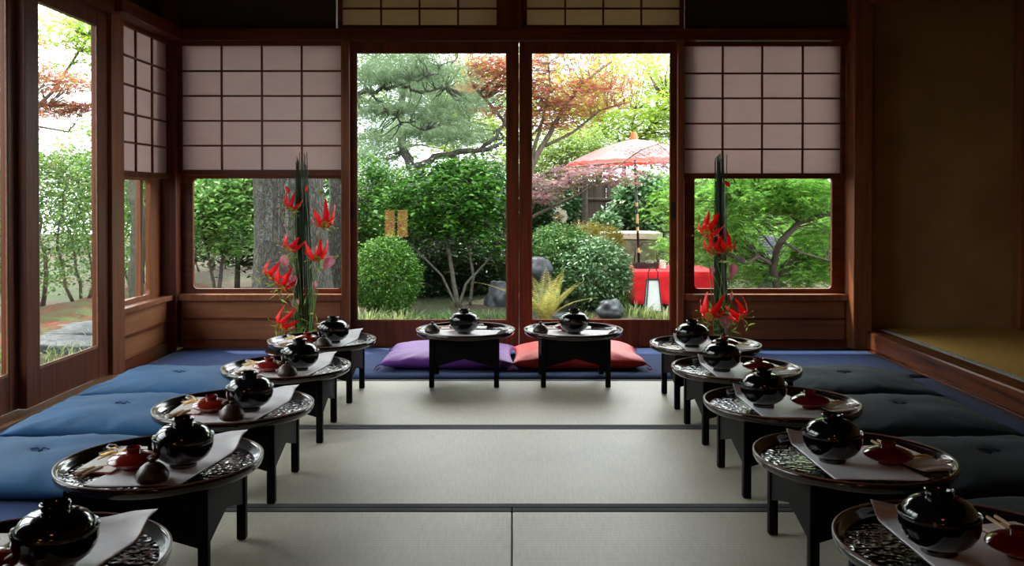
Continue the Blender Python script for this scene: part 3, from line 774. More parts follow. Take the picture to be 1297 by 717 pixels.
def make_dome():
    t = thing('domed_incense_cup', (0, 0, 0), '', 'cup')
    mb = MB(); mb.lathe([(.030, 0), (.036, .003), (.0385, .010), (.038, .016), (.035, .024), (.028, .035), (.018, .043), (.009, .0465), (0, .047)], 36); mb.build('dome', M_CLAY, t, smooth='auto')
    mb = MB(); mb.lathe([(.008, .044), (.007, .050), (.0085, .053), (.006, .056), (0, .0565)], 20); mb.build('top_knob', M_CLAY, t, smooth=True)
    return t
def make_packet():
    t = thing('chopstick_packet', (0, 0, 0), '', 'packet')
    mb = MB(); mb.prism([(-.046, -.115), (.046, -.115), (.046, .095), (.038, .112), (-.038, .118), (-.046, .095)], 0, .005, 'z'); mb.prism([(-.046, -.10), (.046, -.04), (.046, .09), (-.046, .09)], .005, .0065, 'z')
    mb.build('envelope', M_ENV, t, bevel=.001)
    mb = MB(); mb.prism([(-.047, -.122), (.030, -.122), (.047, -.070), (.047, -.10), (.047, -.122)], .0012, .0030, 'z'); mb.build('red_lining', M_PINK, t)
    mb = MB()
    for k in range(3): mb.tube([(-.047, .015+k*.006, .008), (-.02, .02+k*.006, .011), (0, .022+k*.006, .013), (.02, .02+k*.006, .011), (.047, .015+k*.006, .008)], .0016, 5)
    for s_ in (-1, 1): mb.tube([(0, .024, .013), (s_*.02, .045, .020), (s_*.035, .055, .016), (s_*.028, .035, .012), (0, .024, .013)], .0018, 5)
    for s_ in (-1, 1): mb.tube([(0, .022, .013), (s_*.014, -.005, .014), (s_*.03, -.03, .010)], .0016, 5)
    tag(mb.build('gold_cord', M_GOLD, t, smooth=True), 'gold knotted paper cord')
    for dx, a in ((-.014, 0), (.006, .05)):
        mb = MB(); mb.tube([(dx+.004*a, -.08, .0055), (dx-.015, -.150, .0055)], [.0042, .0038], 6); mb.build('chopstick', M_CHOP, t, smooth='auto')
    mb = MB(); mb.tube([(-.030, .085, .010), (-.045, .100, .012), (-.058, .095, .014), (-.056, .078, .012), (-.042, .072, .010), (-.050, .055, .006), (-.062, .045, .004)], .0030, 6)
    tag(mb.build('paper_twist', M_CORD, t, smooth=True), 'white twisted paper cord')
    return t
def make_sheet(quad):
    """white sheet with a corner riding up over the rim"""
    t = MB(); n = 26; (a, b, c, d) = [Vector(q) for q in quad]   # front left, front right, back right, back left
    for j in range(n+1):
        for i in range(n+1):
            u, v = i/n, j/n; p = a.lerp(b, u).lerp(d.lerp(c, u), v); r = p.length
            s_ = min(1, max(0, (r-.195)/.05)); s_ = s_*s_*(3-2*s_)
            z = .0012+s_*.0335+max(0, r-.245)*.25+.0012*max(0, r-.15)*noise.noise(Vector((p.x*25, p.y*25, 0)))*8
            t.v.append((p.x, p.y, z))
    for j in range(n):
        for i in range(n): t.f.append((j*(n+1)+i, j*(n+1)+i+1, (j+1)*(n+1)+i+1, (j+1)*(n+1)+i)); t.mi.append(0)
    o = t.build('paper_sheet', M_PAPERSHEET, smooth=True); m = o.modifiers.new('thick', 'SOLIDIFY'); m.thickness = .0006; m.offset = 1
    o['category'] = 'paper'; return o

places = []
for k, (yy, w) in enumerate([(4.25, 'rearmost'), (3.58, 'second-rearmost'), (2.905, 'middle'), (2.30, 'second-nearest'), (1.66, 'nearest')]):
    places.append((-.89, yy, 'L', w+' table of the row along the glass doors'))
for k, (yy, w) in enumerate([(4.13, 'rearmost'), (3.56, 'second-rearmost'), (2.96, 'middle'), (2.34, 'second-nearest'), (1.74, 'nearest')]):
    places.append((.88, yy, 'R', w+' table of the row along the alcove'))
places.append((-.235, 4.585, 'C', 'middle table before the purple cushion'))
places.append((.31, 4.585, 'C', 'middle table before the red cushion'))
proto = dict(t=make_table(), b=make_bowl(), c=make_dish(), d=make_dome(), p=make_packet(),
             sL=make_sheet([(-.13, -.175), (.10, -.155), (.158, .212), (-.05, .222)]),
             sR=make_sheet([(-.10, -.150), (.135, -.165), (.06, .222), (-.108, .212)]))
used = set()
def use(key):
    if key in used: return copy_tree(proto[key])
    used.add(key); return proto[key]
def put(key, x, y, z, rz, label, group):
    o = use(key); o.location = (x, y, z); o.rotation_euler = (0, 0, rz); o['label'] = label; o['group'] = group; return o
first_after = []
jit = random.Random(3)
for (x, y, side, w) in places:
    th = w.replace(' table of the row along the ', ' table, ').replace('middle table before', 'table before')
    short = w.replace(' of the row along the ', ', ') if side != 'C' else w
    rz = {'L': 0, 'R': 0, 'C': -PI/2}[side]
    def q(a, b):
        a += jit.uniform(-.004, .004); b += jit.uniform(-.004, .004)
        if side == 'L': return x+a, y+b
        if side == 'R': return x-a, y+b
        return x+b, y-a
    z = 0.0015 if side == 'C' else .0075 if abs(x) > 1.2 else .0035
    z = .0018
    lab = {'L': 'round black lacquer table, ', 'R': 'round black lacquer table, ', 'C': 'round black lacquer table, '}[side]
    put('t', x, y, z, jit.uniform(-.03, .03), 'round black lacquer tray table, '+w.replace(' table', '') if side != 'C' else 'round black lacquer tray table before the '+w.split('the ')[-1], 'round lacquer tray tables')
    zt = z+ZT+.0002
    o = put('sR' if side == 'R' else 'sL', x, y, zt, rz, 'white paper sheet laid on the '+w, 'paper sheets on the tray tables')
    a, b = q(.052, 0.0) if side != 'R' else q(.055, 0)
    put('b', a, b, zt+.0022, jit.uniform(0, 6), 'black lacquer lidded soup bowl on the '+w, 'black lidded soup bowls')
    a, b = q(-.062, -.028) if side == 'L' else q(-.085, -.02) if side == 'R' else q(-.04, -.035)
    put('c', a, b, zt+(.0022 if side != 'X' else 0), jit.uniform(0, 6), 'red lacquer lidded sake cup on the '+w, 'red lidded sake cups')
    if side != 'R':
        a, b = q(.03, -.125) if side == 'L' else q(.03, -.165)
        put('d', a, b, zt+.0022, 0, 'small brown domed cup on the '+w, 'brown domed cups')
    if side == 'L': a, b, r_ = x-.14, y+.045, .0
    elif side == 'R': a, b, r_ = x+.152, y+.025, PI+.25
    else: a, b, r_ = x-.015, y+.135, -PI/2
    o = put('p', a, b, zt+.0025, r_+jit.uniform(-.04, .04), 'white chopstick packet on the '+w, 'chopstick packets')

# ================================================================== FLOWER ARRANGEMENTS
def gloriosa(parent, c, s, seed, facing=None):
    rr = random.Random(seed); mb = MB(); c = Vector(c)
    ax = (facing or Vector((rr.uniform(-.5, .5), -.6, rr.uniform(-.6, .1)))).normalized()
    u = ax.orthogonal().normalized(); w = ax.cross(u)
    for k in range(6):
        a = k*PI/3+rr.uniform(-.2, .2); d = u*math.cos(a)+w*math.sin(a); side = ax.cross(d)
        ln = s*rr.uniform(1.05, 1.3); curl = rr.uniform(.7, 1.3); n = 9; o = len(mb.v)
        for i in range(n+1):
            t = i/n
            ang = 0.4+t*2.1*curl
            p = c+d*(ln*.62*math.sin(min(ang, 2.6)*.62)+ln*.18*t)-ax*(ln*(.15-.95*t*t*.8)) if False else c+d*(ln*(.75*t-.18*t*t))-ax*(-ln*.12*math.sin(PI*t)+ln*.62*t*t*curl)
            wd = s*.18*math.sin(PI*min(1, (t*.9+.06)))**.7*(1-.25*t)
            wav = s*.075*math.sin(t*16+k)
            mb.v += [tuple(p-side*wd+ax*wav), tuple(p-ax*s*.02), tuple(p+side*wd-ax*wav)]
        for i in range(n):
            for j in (0, 1):
                b = o+i*3+j; mb.f.append((b, b+1, b+4, b+3)); mb.mi.append(1 if i < 2 else 0)
    f = mb.build('lily_flower', [M_PETAL, M_PETALY], parent, smooth=True)
    so = f.modifiers.new('thick', 'SOLIDIFY'); so.thickness = .0008
    mb = MB()
    for k in range(6):
        a = k*PI/3+.5; d = u*math.cos(a)+w*math.sin(a)
        e = c+d*s*.62+ax*s*.28
        mb.tube([c, c+d*s*.3+ax*s*.18, e], [.0016, .0013, .001], 4); mb.tube([e-w*.006, e+w*.006+d*.004], .0022, 5)
    mb.build('stamen', M_ANTH, f, smooth=True)
    return f
def calla(parent, c, s, tilt):
    c = Vector(c); mb = MB(); n, seg = 9, 20
    ax = Vector((tilt, -.35, 1)).normalized(); u = Vector((0, -1, 0)); u = (u-ax*u.dot(ax)).normalized(); w = ax.cross(u)
    for i in range(n+1):
        t = i/n
        for k in range(seg):
            a = 2*PI*k/seg; r = s*(.06+.24*t**2.2*(1+.35*math.cos(a)))
            z = s*(t*1.0-.28*t*t*(1-math.cos(a))*.5*1.6)+s*.10*t**4*math.cos(a)
            mb.v.append(tuple(c+ax*(z-s*.5)+(u*math.cos(a)*-1+w*math.sin(a))*r))
    for i in range(n):
        for k in range(seg): a_, b_ = i*seg+k, i*seg+(k+1) % seg; mb.f.append((a_, b_, b_+seg, a_+seg)); mb.mi.append(0)
    f = mb.build('calla_flower', M_CALLA, parent, smooth=True); so = f.modifiers.new('thick', 'SOLIDIFY'); so.thickness = .001
    mb = MB(); mb.tube([c-ax*s*.4, c+ax*s*.2], [.003, .002], 6); mb.build('spadix', M_ANTH, f, smooth=True)
    return f
def bud(parent, c, s, m, nm='flower_bud', ax=(0, 0, 1)):
    ax = Vector(ax).normalized(); c = Vector(c); mb = MB()
    mb.tube([c-ax*s*.5, c-ax*s*.3, c, c+ax*s*.3, c+ax*s*.5], [.002, s*.16, s*.22, s*.13, .001], 8)
    return mb.build(nm, m, parent, smooth=True)
def arrangement(base, label, xb0, xb1, ytop, ybot, lilies, callas, buds, lean, seed):
    rr = random.Random(seed); Y = base[1]
    t = thing('flower_arrangement', base, label, 'flower arrangement', group='tall flower arrangements by the back wall'); B = Vector(base)
    mb = MB(); mb.lathe([(0, 0), (.14, 0), (.16, .004), (.20, .022), (.212, .036), (.209, .038), (.195, .026), (.155, .010), (0, .008)], 48); mb.build('basin', M_BLACK, t, smooth='auto')
    mb = MB(); mb.lathe([(0, .008), (.055, .008), (.055, .02), (.05, .022), (0, .022)], 24); mb.build('flower_holder', M_IRON, t, smooth='auto')
    def L(px, py, dy=0): return P(px, py, Y+dy)-B
    xc, hw = (xb0+xb1)/2, (xb1-xb0)/2
    for k in range(34):
        bx = xc+rr.uniform(-1, 1)*hw; dy = rr.uniform(-.035, .035)
        tx = xc+lean+(bx-xc)*rr.uniform(.3, .75)+rr.uniform(-3, 3); ty = ytop+abs(rr.gauss(0, 1))*22
        b_ = L(bx, ybot, dy); b_.z = .02; tt = L(tx, ty, dy*.5); mid = b_.lerp(tt, .5)+Vector((rr.uniform(-.008, .008), 0, 0))
        mb = MB(); pts = []
        for i in range(13):
            s_ = i/12; p = b_.lerp(mid, s_*2) if s_ < .5 else mid.lerp(tt, s_*2-1); pts.append(p)
        r0 = rr.uniform(.0036, .0052); rad = []
        P2 = []
        for i in range(12):
            a_, c_ = pts[i], pts[i+1]
            P2 += [a_, a_.lerp(c_, .06), a_.lerp(c_, .94)]; rad += [r0*.8*(1-.5*i/12), r0*(1-.5*i/12), r0*(1-.5*(i+1)/12)]
        P2.append(pts[-1]); rad.append(.0012)
        mb.tube(P2, rad, 6); mb.build('horsetail_stem', M_RUSH, t, smooth=True)
    def stem(to, r=.0026, bowx=0):
        b_ = Vector((rr.uniform(-.045, .045), rr.uniform(-.04, .0)-.01, .02)); to = Vector(to)
        c1 = Vector((b_.x*1.5+bowx, b_.y-.01, to.z*.55)); pts = []
        for i in range(11):
            s_ = i/10; pts.append(b_*(1-s_)**2+c1*2*s_*(1-s_)+to*s_*s_)
        mb = MB(); mb.tube(pts, [r*1.2-(r*.5)*i/10 for i in range(11)], 6); mb.build('flower_stem', M_STEM, t, smooth=True)
    for i, (px, py, s, fx, fz) in enumerate(lilies):
        c = L(px, py, -.06); gloriosa(t, c, s*1.12, seed*10+i, Vector((fx*.8, -.55, -.62+fz*.35))); stem(c-Vector((fx, -.5, fz)).normalized()*s*.05, bowx=(c.x)*.1)
    for i, (px, py, s, tl) in enumerate(callas):
        c = L(px, py, -.05); calla(t, c, s, tl); stem(c-Vector((tl, 0, 1)).normalized()*s*.5, .0038)
    for i, (px, py, s, m, ax) in enumerate(buds):
        c = L(px, py, -.03); bud(t, c, s, m, ax=ax); stem(c-Vector(ax).normalized()*s*.4, .0016)
    # narrow leaves at the flower bases
    n = 26; pts = []
    for i, (px, py, s, fx, fz) in enumerate(lilies):
        for k in range(7): pts.append(L(px+rr.uniform(-10, 12), py+rr.uniform(0, 18), -.05))
    for k in range(26): pts.append(L(xc+rr.uniform(-18, 14), ybot-rr.uniform(0, 45), -.05))
    pts = np.array([tuple(p) for p in pts])
    leaf_mesh('lily_leaves', pts, .055+.02*RNG.random(len(pts)), T_LANCE, M_BUD, t, .2)
    return t
arrangement((P(383, 0, 5.25).x, 5.25, .0085), 'tall arrangement of red lilies and pink callas left of the doors', 374, 398, 191, 428,
    [(368, 263, .085, -.3, -.5), (411, 283, .105, .25, .1), (367, 314, .09, -.4, 0), (402, 326, .10, .2, -.3), (341, 349, .09, -.6, .1), (357, 362, .10, -.3, -.1), (355, 411, .095, -.8, .0)],
    [(363, 335, .085, -.5), (371, 362, .09, -.1), (413, 337, .095, .7), (398, 364, .05, .1), (375, 388, .07, -.2)],
    [(407, 243, .05, M_BUD, (.9, 0, -.3)), (361, 286, .03, M_CALLA, (-.3, 0, 1)), (388, 239, .035, M_PETAL, (.2, 0, 1)), (364, 240, .05, M_PETAL, (-.4, 0, .7)), (425, 326, .04, M_BUD, (1, 0, .3)), (374, 303, .03, M_CALLA, (-.2, 0, 1)), (400, 315, .035, M_CALLA, (.3, 0, 1))], -5, 5)
arrangement((P(914, 0, 5.25).x, 5.25, .0085), 'tall arrangement of dark horsetail and red lilies right of the doors', 905, 922, 193, 428,
    [(896, 293, .11, -.5, .2), (903, 317, .095, -.4, -.2), (921, 315, .09, .2, -.1), (899, 399, .115, -.5, .1), (938, 401, .105, .5, .2)],
    [(927, 347, .085, .3), (919, 414, .09, -.2), (903, 345, .05, -.3)],
    [(905, 275, .04, M_PETAL, (-.4, 0, 1)), (921, 233, .05, M_PETAL, (.5, 0, -.6)), (924, 248, .045, M_BUD, (.5, 0, -.8)), (927, 375, .05, M_CALLA, (.1, 0, 1)), (900, 352, .04, M_PETAL, (-.3, 0, 1))], -1, 9)

# ================================================================== INTERIOR LAMPS (seen mirrored in the door glass)
M_LANT = m_emit('lantern_paper', (1, .48, .16), 6.0)
zc_ = P(503, 283, 5.62+5.62+1.6)
t = thing('floor_lantern', (zc_.x, -1.6, 0), 'small square paper floor lantern mirrored in the left glass door', 'lantern'); o = tuple(t.location)
cx_, cz_, hh, hwid = zc_.x, zc_.z, .19, .175
mb = MB()
for a_ in (-1, 1):
    for b_ in (-1, 1): mb.box(cx_+a_*hwid-.012, cx_+a_*hwid+.012, -1.6+b_*.12-.012, -1.6+b_*.12+.012, 0, cz_+hh+.02)
mb.box(cx_-hwid, cx_+hwid, -1.72, -1.70, cz_+hh, cz_+hh+.02); mb.box(cx_-hwid, cx_+hwid, -1.5, -1.48, cz_-hh-.02, cz_-hh)
mb.box(cx_-hwid, cx_+hwid, -1.72, -1.48, cz_-hh-.025, cz_-hh-.005)
mb.box(cx_-.016, cx_+.016, -1.488, -1.472, cz_-hh, cz_+hh)
mb.build('lantern_frame', WD, t, org=o)
mb = MB(); mb.box(cx_-hwid+.013, cx_+hwid-.013, -1.70, -1.49, cz_-hh, cz_+hh); mb.build('lantern_shade', M_LANT, t, org=o)
pc = P(651, 100, 5.62+5.62+1.4)
t = thing('pendant_lamp', (pc.x, -1.4, pc.z), 'round orange paper pendant lamp mirrored in the glass doors', 'lamp'); o = tuple(t.location)
M_PEND = m_emit('pendant_paper', (1, .30, .13), 10.0)
mb = MB(); R_ = .27; mb.lathe([(R_*math.sin(a), -R_*.62*math.cos(a)) for a in [i*PI/16 for i in range(1, 16)]], 32); mb.build('lamp_shade', M_PEND, t, smooth=True)

# ================================================================== GARDEN
GZ = -.30
mb = MB(); nx, ny = 110, 90; x0, x1, y0, y1 = -22, 22, -14, 30
def gh(x_, y_):
    h = .06*noise.noise(Vector((x_*.5, y_*.5, 0)))+.025*noise.noise(Vector((x_*2.2, y_*2.2, 3)))
    if -3.6 < x_ < 3.6 and y_ < 6.3: h = min(h, 0)
    h += .16*math.exp(-((x_+3.1)**2/.5+(y_-10.2)**2/.6))
    return GZ+h
for j in range(ny+1):
    for i in range(nx+1):
        x_, y_ = x0+(x1-x0)*i/nx, y0+(y1-y0)*j/ny; mb.v.append((x_, y_, gh(x_, y_)))
for j in range(ny):
    for i in range(nx): a_ = j*(nx+1)+i; mb.f.append((a_, a_+1, a_+nx+2, a_+nx+1)); mb.mi.append(0)
struct(mb, 'ground', M_GROUND, 'mossy brown garden ground outside the room', 'ground', smooth=True)

def G(px, Y): return Vector(((px-CX)*Y/F, Y, gh((px-CX)*Y/F, Y)-.02))

# --- broadleaf shrub with bare stems behind the left door
Y = 10.2
b = G(580, Y)
plant('broadleaf_shrub', b, 'large dark glossy shrub with bare pale stems behind the left glass door', 'shrub',
      [([b, P(573, 345, Y), P(566, 300, Y), P(560, 270, Y)], .03, .012), ([b, P(590, 360, Y), P(618, 330, Y), P(640, 290, Y)], .018, .009),
       ([b, P(560, 350, Y), P(530, 320, Y), P(500, 290, Y)], .016, .008), ([b+Vector((.12, .1, 0)), P(600, 350, Y), P(592, 300, Y), P(600, 250, Y)], .02, .01),
       ([P(566, 300, Y), P(580, 270, Y), P(596, 240, Y)], .014, .007)],
      [(P(572, 258, Y), (.62, .45, .42), 240), (P(520, 275, Y+.2), (.42, .4, .38), 110), (P(612, 275, Y+.1), (.36, .4, .50), 120), (P(585, 220, Y+.2), (.42, .35, .16), 90)],
      L_CAM, M_BARKG, lsize=.078, per=16, sig=(.06, .06, .045), up=.9, shell=.45)
plant('broadleaf_shrub', G(480, 11.2), 'bright-topped leafy shrub behind the left edge of the left glass door', 'shrub',
      [([G(480, 11.2), P(475, 330, 11.2), P(470, 270, 11.2)], .03, .015)],
      [(P(470, 258, 11.2), (.50, .5, .55), 220), (P(510, 250, 11.4), (.4, .4, .3), 80), (P(462, 320, 11.2), (.4, .4, .45), 90)], L_CAM, M_BARKD, lsize=.06, per=24, sig=(.07, .07, .05), up=.8)
plant('broadleaf_shrub', G(638, 12.2), 'dark leafy shrub behind the meeting stiles of the glass doors', 'shrub',
      [([G(638, 12.2), P(640, 300, 12.2), P(645, 240, 12.2)], .03, .015)],
      [(P(640, 265, 12.2), (.75, .5, .62), 260), (P(655, 340, 12.), (.5, .4, .5), 90)], L_DARK, M_BARKD, lsize=.06, per=24, sig=(.08, .08, .06), up=.8)
plant('broadleaf_shrub', G(560, 11.3), 'added dark leafy mass standing in for the shade behind the bare stems', 'shrub', [([G(560, 11.3), P(560, 330, 11.3), P(555, 280, 11.3)], .03, .015)],  # dark leaves added in place of the shadow under the crown
      [(P(520, 350, 11.3), (.5, .35, .45), 170), (P(575, 340, 11.3), (.5, .35, .5), 200), (P(622, 345, 11.4), (.45, .35, .5), 170)], L_DARK, M_BARKD, lsize=.06, per=24, sig=(.08, .08, .07), up=.7, shell=.2)
plant('broadleaf_shrub', G(470, 12.6), 'dark shrub mass behind the round azalea', 'shrub', [([G(470, 12.6), P(470, 300, 12.6)], .03, .015)],
      [(P(455, 300, 12.6), (.7, .4, .8), 240), (P(520, 270, 12.8), (.7, .4, .7), 200)], L_DARK, M_BARKD, lsize=.065, per=24, sig=(.1, .1, .08), up=.7, shell=.2)
plant('broadleaf_shrub', G(700, 13.9), 'pale green shrub row between the red maple and the fence', 'shrub', [([G(700, 13.9), P(700, 250, 13.9)], .03, .015)],
      [(P(690, 205, 14.2), (.8, .4, .40), 150), (P(740, 190, 14.4), (.7, .4, .35), 130)], L_BACK, M_BARKD, lsize=.07, per=22, sig=(.12, .12, .08), up=.7, shell=.2)
# --- clipped azaleas
def dome_bush(px, pyc, Y, rx, rz, label, leafm, n, ls=.03, per=20, ry=None, name='clipped_bush', group=None):
    c = P(px, pyc, Y); g = G(px, Y); r = (rx*Y/F, (ry or rx)*Y/F, rz*Y/F)
    t = thing(name, g, label, 'bush', group=group)
    mb = MB()
    for k in range(9):
        a = k*.7; limb(mb, (0.03*math.cos(a), .03*math.sin(a), 0), rel(c, g)+np.array([math.cos(a)*r[0]*.7, math.sin(a)*r[1]*.7, random.uniform(-.2, .5)*r[2]]), .012, .004, .1, 5, 5)
    mb.build('branches', M_BARKD, t, smooth=True)
    cl = clumps_in(rel(c, g), r, n, .9); 
    cl = cl[cl[:, 2] > 0.0]
    pts = leaves_round(cl, per, (.035, .035, .03)); v = pts-rel(c, g)
    cl2 = clumps_in(rel(c, g), r, n//2, .5)
    cl2 = cl2[cl2[:, 2] > 0]
    p2 = leaves_round(cl2, per//2, (.05, .05, .05)); pts = np.concatenate([pts, p2]); v = pts-rel(c, g)
    leaf_mesh('foliage', pts, ls*(.7+.6*RNG.random(len(pts))), T_OVAL, leafm, t, .5, dirs=v/np.linalg.norm(v, axis=1)[:, None])
    return t
dome_bush(489, 352, 9.6, 38, 48, 'round clipped green azalea behind the lower left of the left door', L_AZ, 520, .034)
dome_bush(708, 328, 10.1, 44, 40, 'broad rounded green bush behind the fern in the right door', L_SILVG, 640, .036)
dome_bush(752, 346, 9.8, 44, 40, 'glossy variegated bush beside the red bench', L_SILV, 520, .045, 16)
dome_bush(748, 308, 11.6, 40, 22, 'low bronze-green mounded bush before the stone trough', L_BRON, 380, .03)
dome_bush(672, 275, 12.0, 22, 40, 'dark upright bush beside the round-ended post', L_DARK, 250, .05, 18)
dome_bush(766, 286, 13.0, 13, 12, 'small pale bush against the fence beside the parasol pole', L_SILV, 60, .09, 14)
dome_bush(818, 262, 13.4, 36, 38, 'glossy evergreen bush against the fence behind the parasol pole', L_SILV, 330, .10, 14)
dome_bush(690, 262, 13.6, 40, 30, 'leafy bush in front of the fence left of the parasol', L_DARK, 250, .07, 16)
# --- Red maple
Y = 11.3
b = G(668, Y)
plant('red_maple', b, 'orange-red maple tree with slanting grey branches in the right door', 'tree',
      [([b, P(668, 300, Y), P(672, 215, Y), P(690, 180, Y), P(712, 140, Y), P(738, 105, Y), P(775, 78, Y)], .055, .012),
       ([P(672, 215, Y), P(676, 190, Y), P(688, 150, Y), P(697, 110, Y), P(694, 72, Y)], .03, .01),
       ([P(690, 185, Y), P(725, 168, Y), P(760, 140, Y), P(800, 128, Y)], .022, .008),
       ([P(669, 220, Y), P(655, 180, Y), P(628, 140, Y), P(600, 110, Y), P(590, 85, Y)], .028, .009),
       ([P(668, 235, Y), P(700, 215, Y-.5), P(740, 210, Y-.9), P(800, 205, Y-1.1)], .02, .007)],
      [(P(700, 95, Y), (.80, .7, .32), 135), (P(735, 125, Y-.1), (.6, .6, .22), 85), (P(640, 100, Y+.1), (.5, .6, .26), 62), (P(620, 82, Y), (.40, .4, .14), 50), (P(700, 150, Y+.3), (.5, .5, .22), 46), (P(690, 150, Y), (.40, .5, .16), 34), (P(612, 108, Y), (.3, .4, .05), 18), (P(630, 142, Y), (.25, .4, .05), 14),
       (P(765, 105, Y), (.45, .5, .09), 26)],
      L_MAPR, M_BARK, templ=T_MAPLE, lsize=.052, per=24, sig=(.13, .13, .025), up=1.4, twig=.007)
b = G(660, 10.6)
plant('purple_maple', b, 'low drooping purple-bronze maple spray below the parasol', 'tree',
      [([b, P(660, 330, 10.6), P(664, 280, 10.6), P(700, 262, 10.5), P(735, 245, 10.3), P(765, 226, 10.2)], .03, .008), ([P(664, 285, 10.6), P(680, 250, 10.5), P(720, 232, 10.4)], .02, .007),
       ([P(765, 226, 10.2), P(790, 205, 10.1), P(812, 190, 10), P(840, 180, 10)], .009, .005)],
      [(P(700, 228, 10.5), (.30, .4, .15), 34), (P(745, 222, 10.3), (.34, .4, .13), 36), (P(790, 222, 10.2), (.3, .4, .11), 26), (P(690, 250, 10.5), (.16, .3, .07), 20), (P(815, 192, 10.), (.24, .3, .08), 14), (P(840, 205, 10), (.15, .3, .08), 16)],
      L_MAPP, M_BARK, templ=T_MAPLE, lsize=.05, per=16, sig=(.08, .08, .025), up=1.2, twig=.005)
# --- yellow-green maples beyond
for (px, Y, blobs, lab) in [
    (780, 16.5, [((800, 120), (1.2, 1.0, .8), 190), ((840, 160), (1.0, .9, .5), 90), ((750, 175), (.7, .7, .35), 60)], 'sunlit yellow-green maple beyond the parasol'),
    (640, 17.5, [((620, 130), (1.0, 1, .9), 110), ((700, 150), (1.1, 1, .9), 120), ((590, 170), (.8, .8, .5), 60)], 'pale yellow-green tree behind the red maple'),
    (900, 17.5, [((930, 110), (1.8, 1, 1.3), 200), ((870, 130), (1.2, 1, 1.), 150)], 'yellow-green maple behind the right shoji bay')]:
    b = G(px, Y)
    plant('yellow_maple', b, lab, 'tree', [([b, P(px+5, 250, Y), P(px+15, 190, Y), P(px+25, 140, Y)], .06, .02), ([P(px+15, 190, Y), P(px-15, 160, Y), P(px-40, 120, Y)], .03, .012), ([P(px+15, 190, Y), P(px+40, 165, Y), P(px+65, 130, Y)], .03, .012)],
          [(P(q[0], q[1], Y), r, n) for q, r, n in blobs], L_MAPY, M_BARKD, templ=T_MAPLE, lsize=.085, per=20, sig=(.2, .2, .05), up=1.1, twig=.012)
# --- pine on the left
def pine(base, label, limbs, pads, n_t=16, size=.13):
    t = thing('pine_tree', base, label, 'tree'); mb = MB(); nodes = []
    for pts, r0, r1 in limbs:
        pts = [Vector(p)-Vector(base) for p in pts]; fine = []
        for i in range(len(pts)-1):
            for q in range(5): fine.append(pts[i].lerp(pts[i+1], q/5)+Vector((random.uniform(-1, 1), random.uniform(-1, 1), random.uniform(-1, 1)))*(.03 if q else 0))
        fine.append(pts[-1]); n = len(fine); mb.tube(fine, [r0+(r1-r0)*i/(n-1) for i in range(n)], 8); nodes += fine
    cl = np.concatenate([clumps_in(rel(c, base), r, n, .1) for c, r, n in pads])
    for c in cl[::2]:
        c = Vector(c); b_ = min(nodes, key=lambda p: (p-c).length); limb(mb, b_, c, .008, .004, .15, 4, 5)
    mb.build('trunk', M_PBARK, t, smooth=True)
    pts = leaves_round(cl, 5, (.10, .10, .04))
    leaf_mesh('needles', pts, size*(.7+.5*RNG.random(len(pts))), T_TUFT, L_PINE, t, 1.2)
b = G(425, 10.6); Yp = 10.6
pine(b, 'grey-green pine reaching across the top of the left glass door', 
     [([b, P(428, 250, Yp), P(432, 150, Yp), P(430, 60, Yp), P(435, -40, Yp)], .11, .05), ([P(430, 120, Yp), P(470, 116, Yp-.2), P(505, 108, Yp-.3), P(535, 118, Yp-.2), P(565, 112, Yp)], .035, .01),
      ([P(468, 118, Yp-.2), P(490, 140, Yp-.1), P(510, 155, Yp), P(540, 165, Yp)], .018, .008), ([P(505, 108, Yp-.3), P(545, 95, Yp-.4), P(580, 72, Yp-.4)], .014, .007),
      ([P(432, 80, Yp), P(470, 60, Yp), P(500, 40, Yp)], .03, .01)],
     [(P(480, 95, Yp-.3), (.45, .5, .16), 70), (P(525, 85, Yp-.3), (.4, .5, .18), 60), (P(560, 95, Yp), (.3, .5, .2), 40), (P(470, 140, Yp), (.3, .5, .16), 40), (P(520, 135, Yp+.2), (.4, .5, .15), 46), (P(555, 150, Yp+.2), (.35, .5, .12), 36), (P(500, 60, Yp), (.7, .5, .2), 60),
      (P(590, 135, Yp+.3), (.3, .4, .2), 30), (P(470, 175, Yp+.3), (.3, .4, .12), 26), (P(440, 40, Yp), (.9, .8, .4), 60)])
b = G(545, 15.5); Yp = 15.5
pine(b, 'farther pine with low horizontal limb behind the left glass door',
     [([b, P(555, 260, Yp), P(520, 215, Yp), P(505, 160, Yp), P(510, 100, Yp)], .12, .05), ([P(520, 215, Yp), P(560, 197, Yp), P(610, 190, Yp), P(650, 180, Yp)], .07, .03), ([P(610, 190, Yp), P(632, 165, Yp), P(645, 140, Yp)], .04, .02), ([P(575, 150, Yp), P(590, 155, Yp), P(604, 135, Yp), P(606, 110, Yp)], .035, .02), ([P(510, 165, Yp), P(545, 150, Yp), P(580, 152, Yp)], .05, .03)],
     [(P(520, 165, Yp), (.6, .6, .3), 80), (P(575, 170, Yp), (.6, .5, .25), 70), (P(610, 210, Yp), (.6, .5, .18), 50), (P(600, 125, Yp), (.5, .5, .3), 60), (P(540, 110, Yp), (.7, .5, .4), 80), (P(470, 200, Yp), (.5, .5, .4), 60)], size=.19)
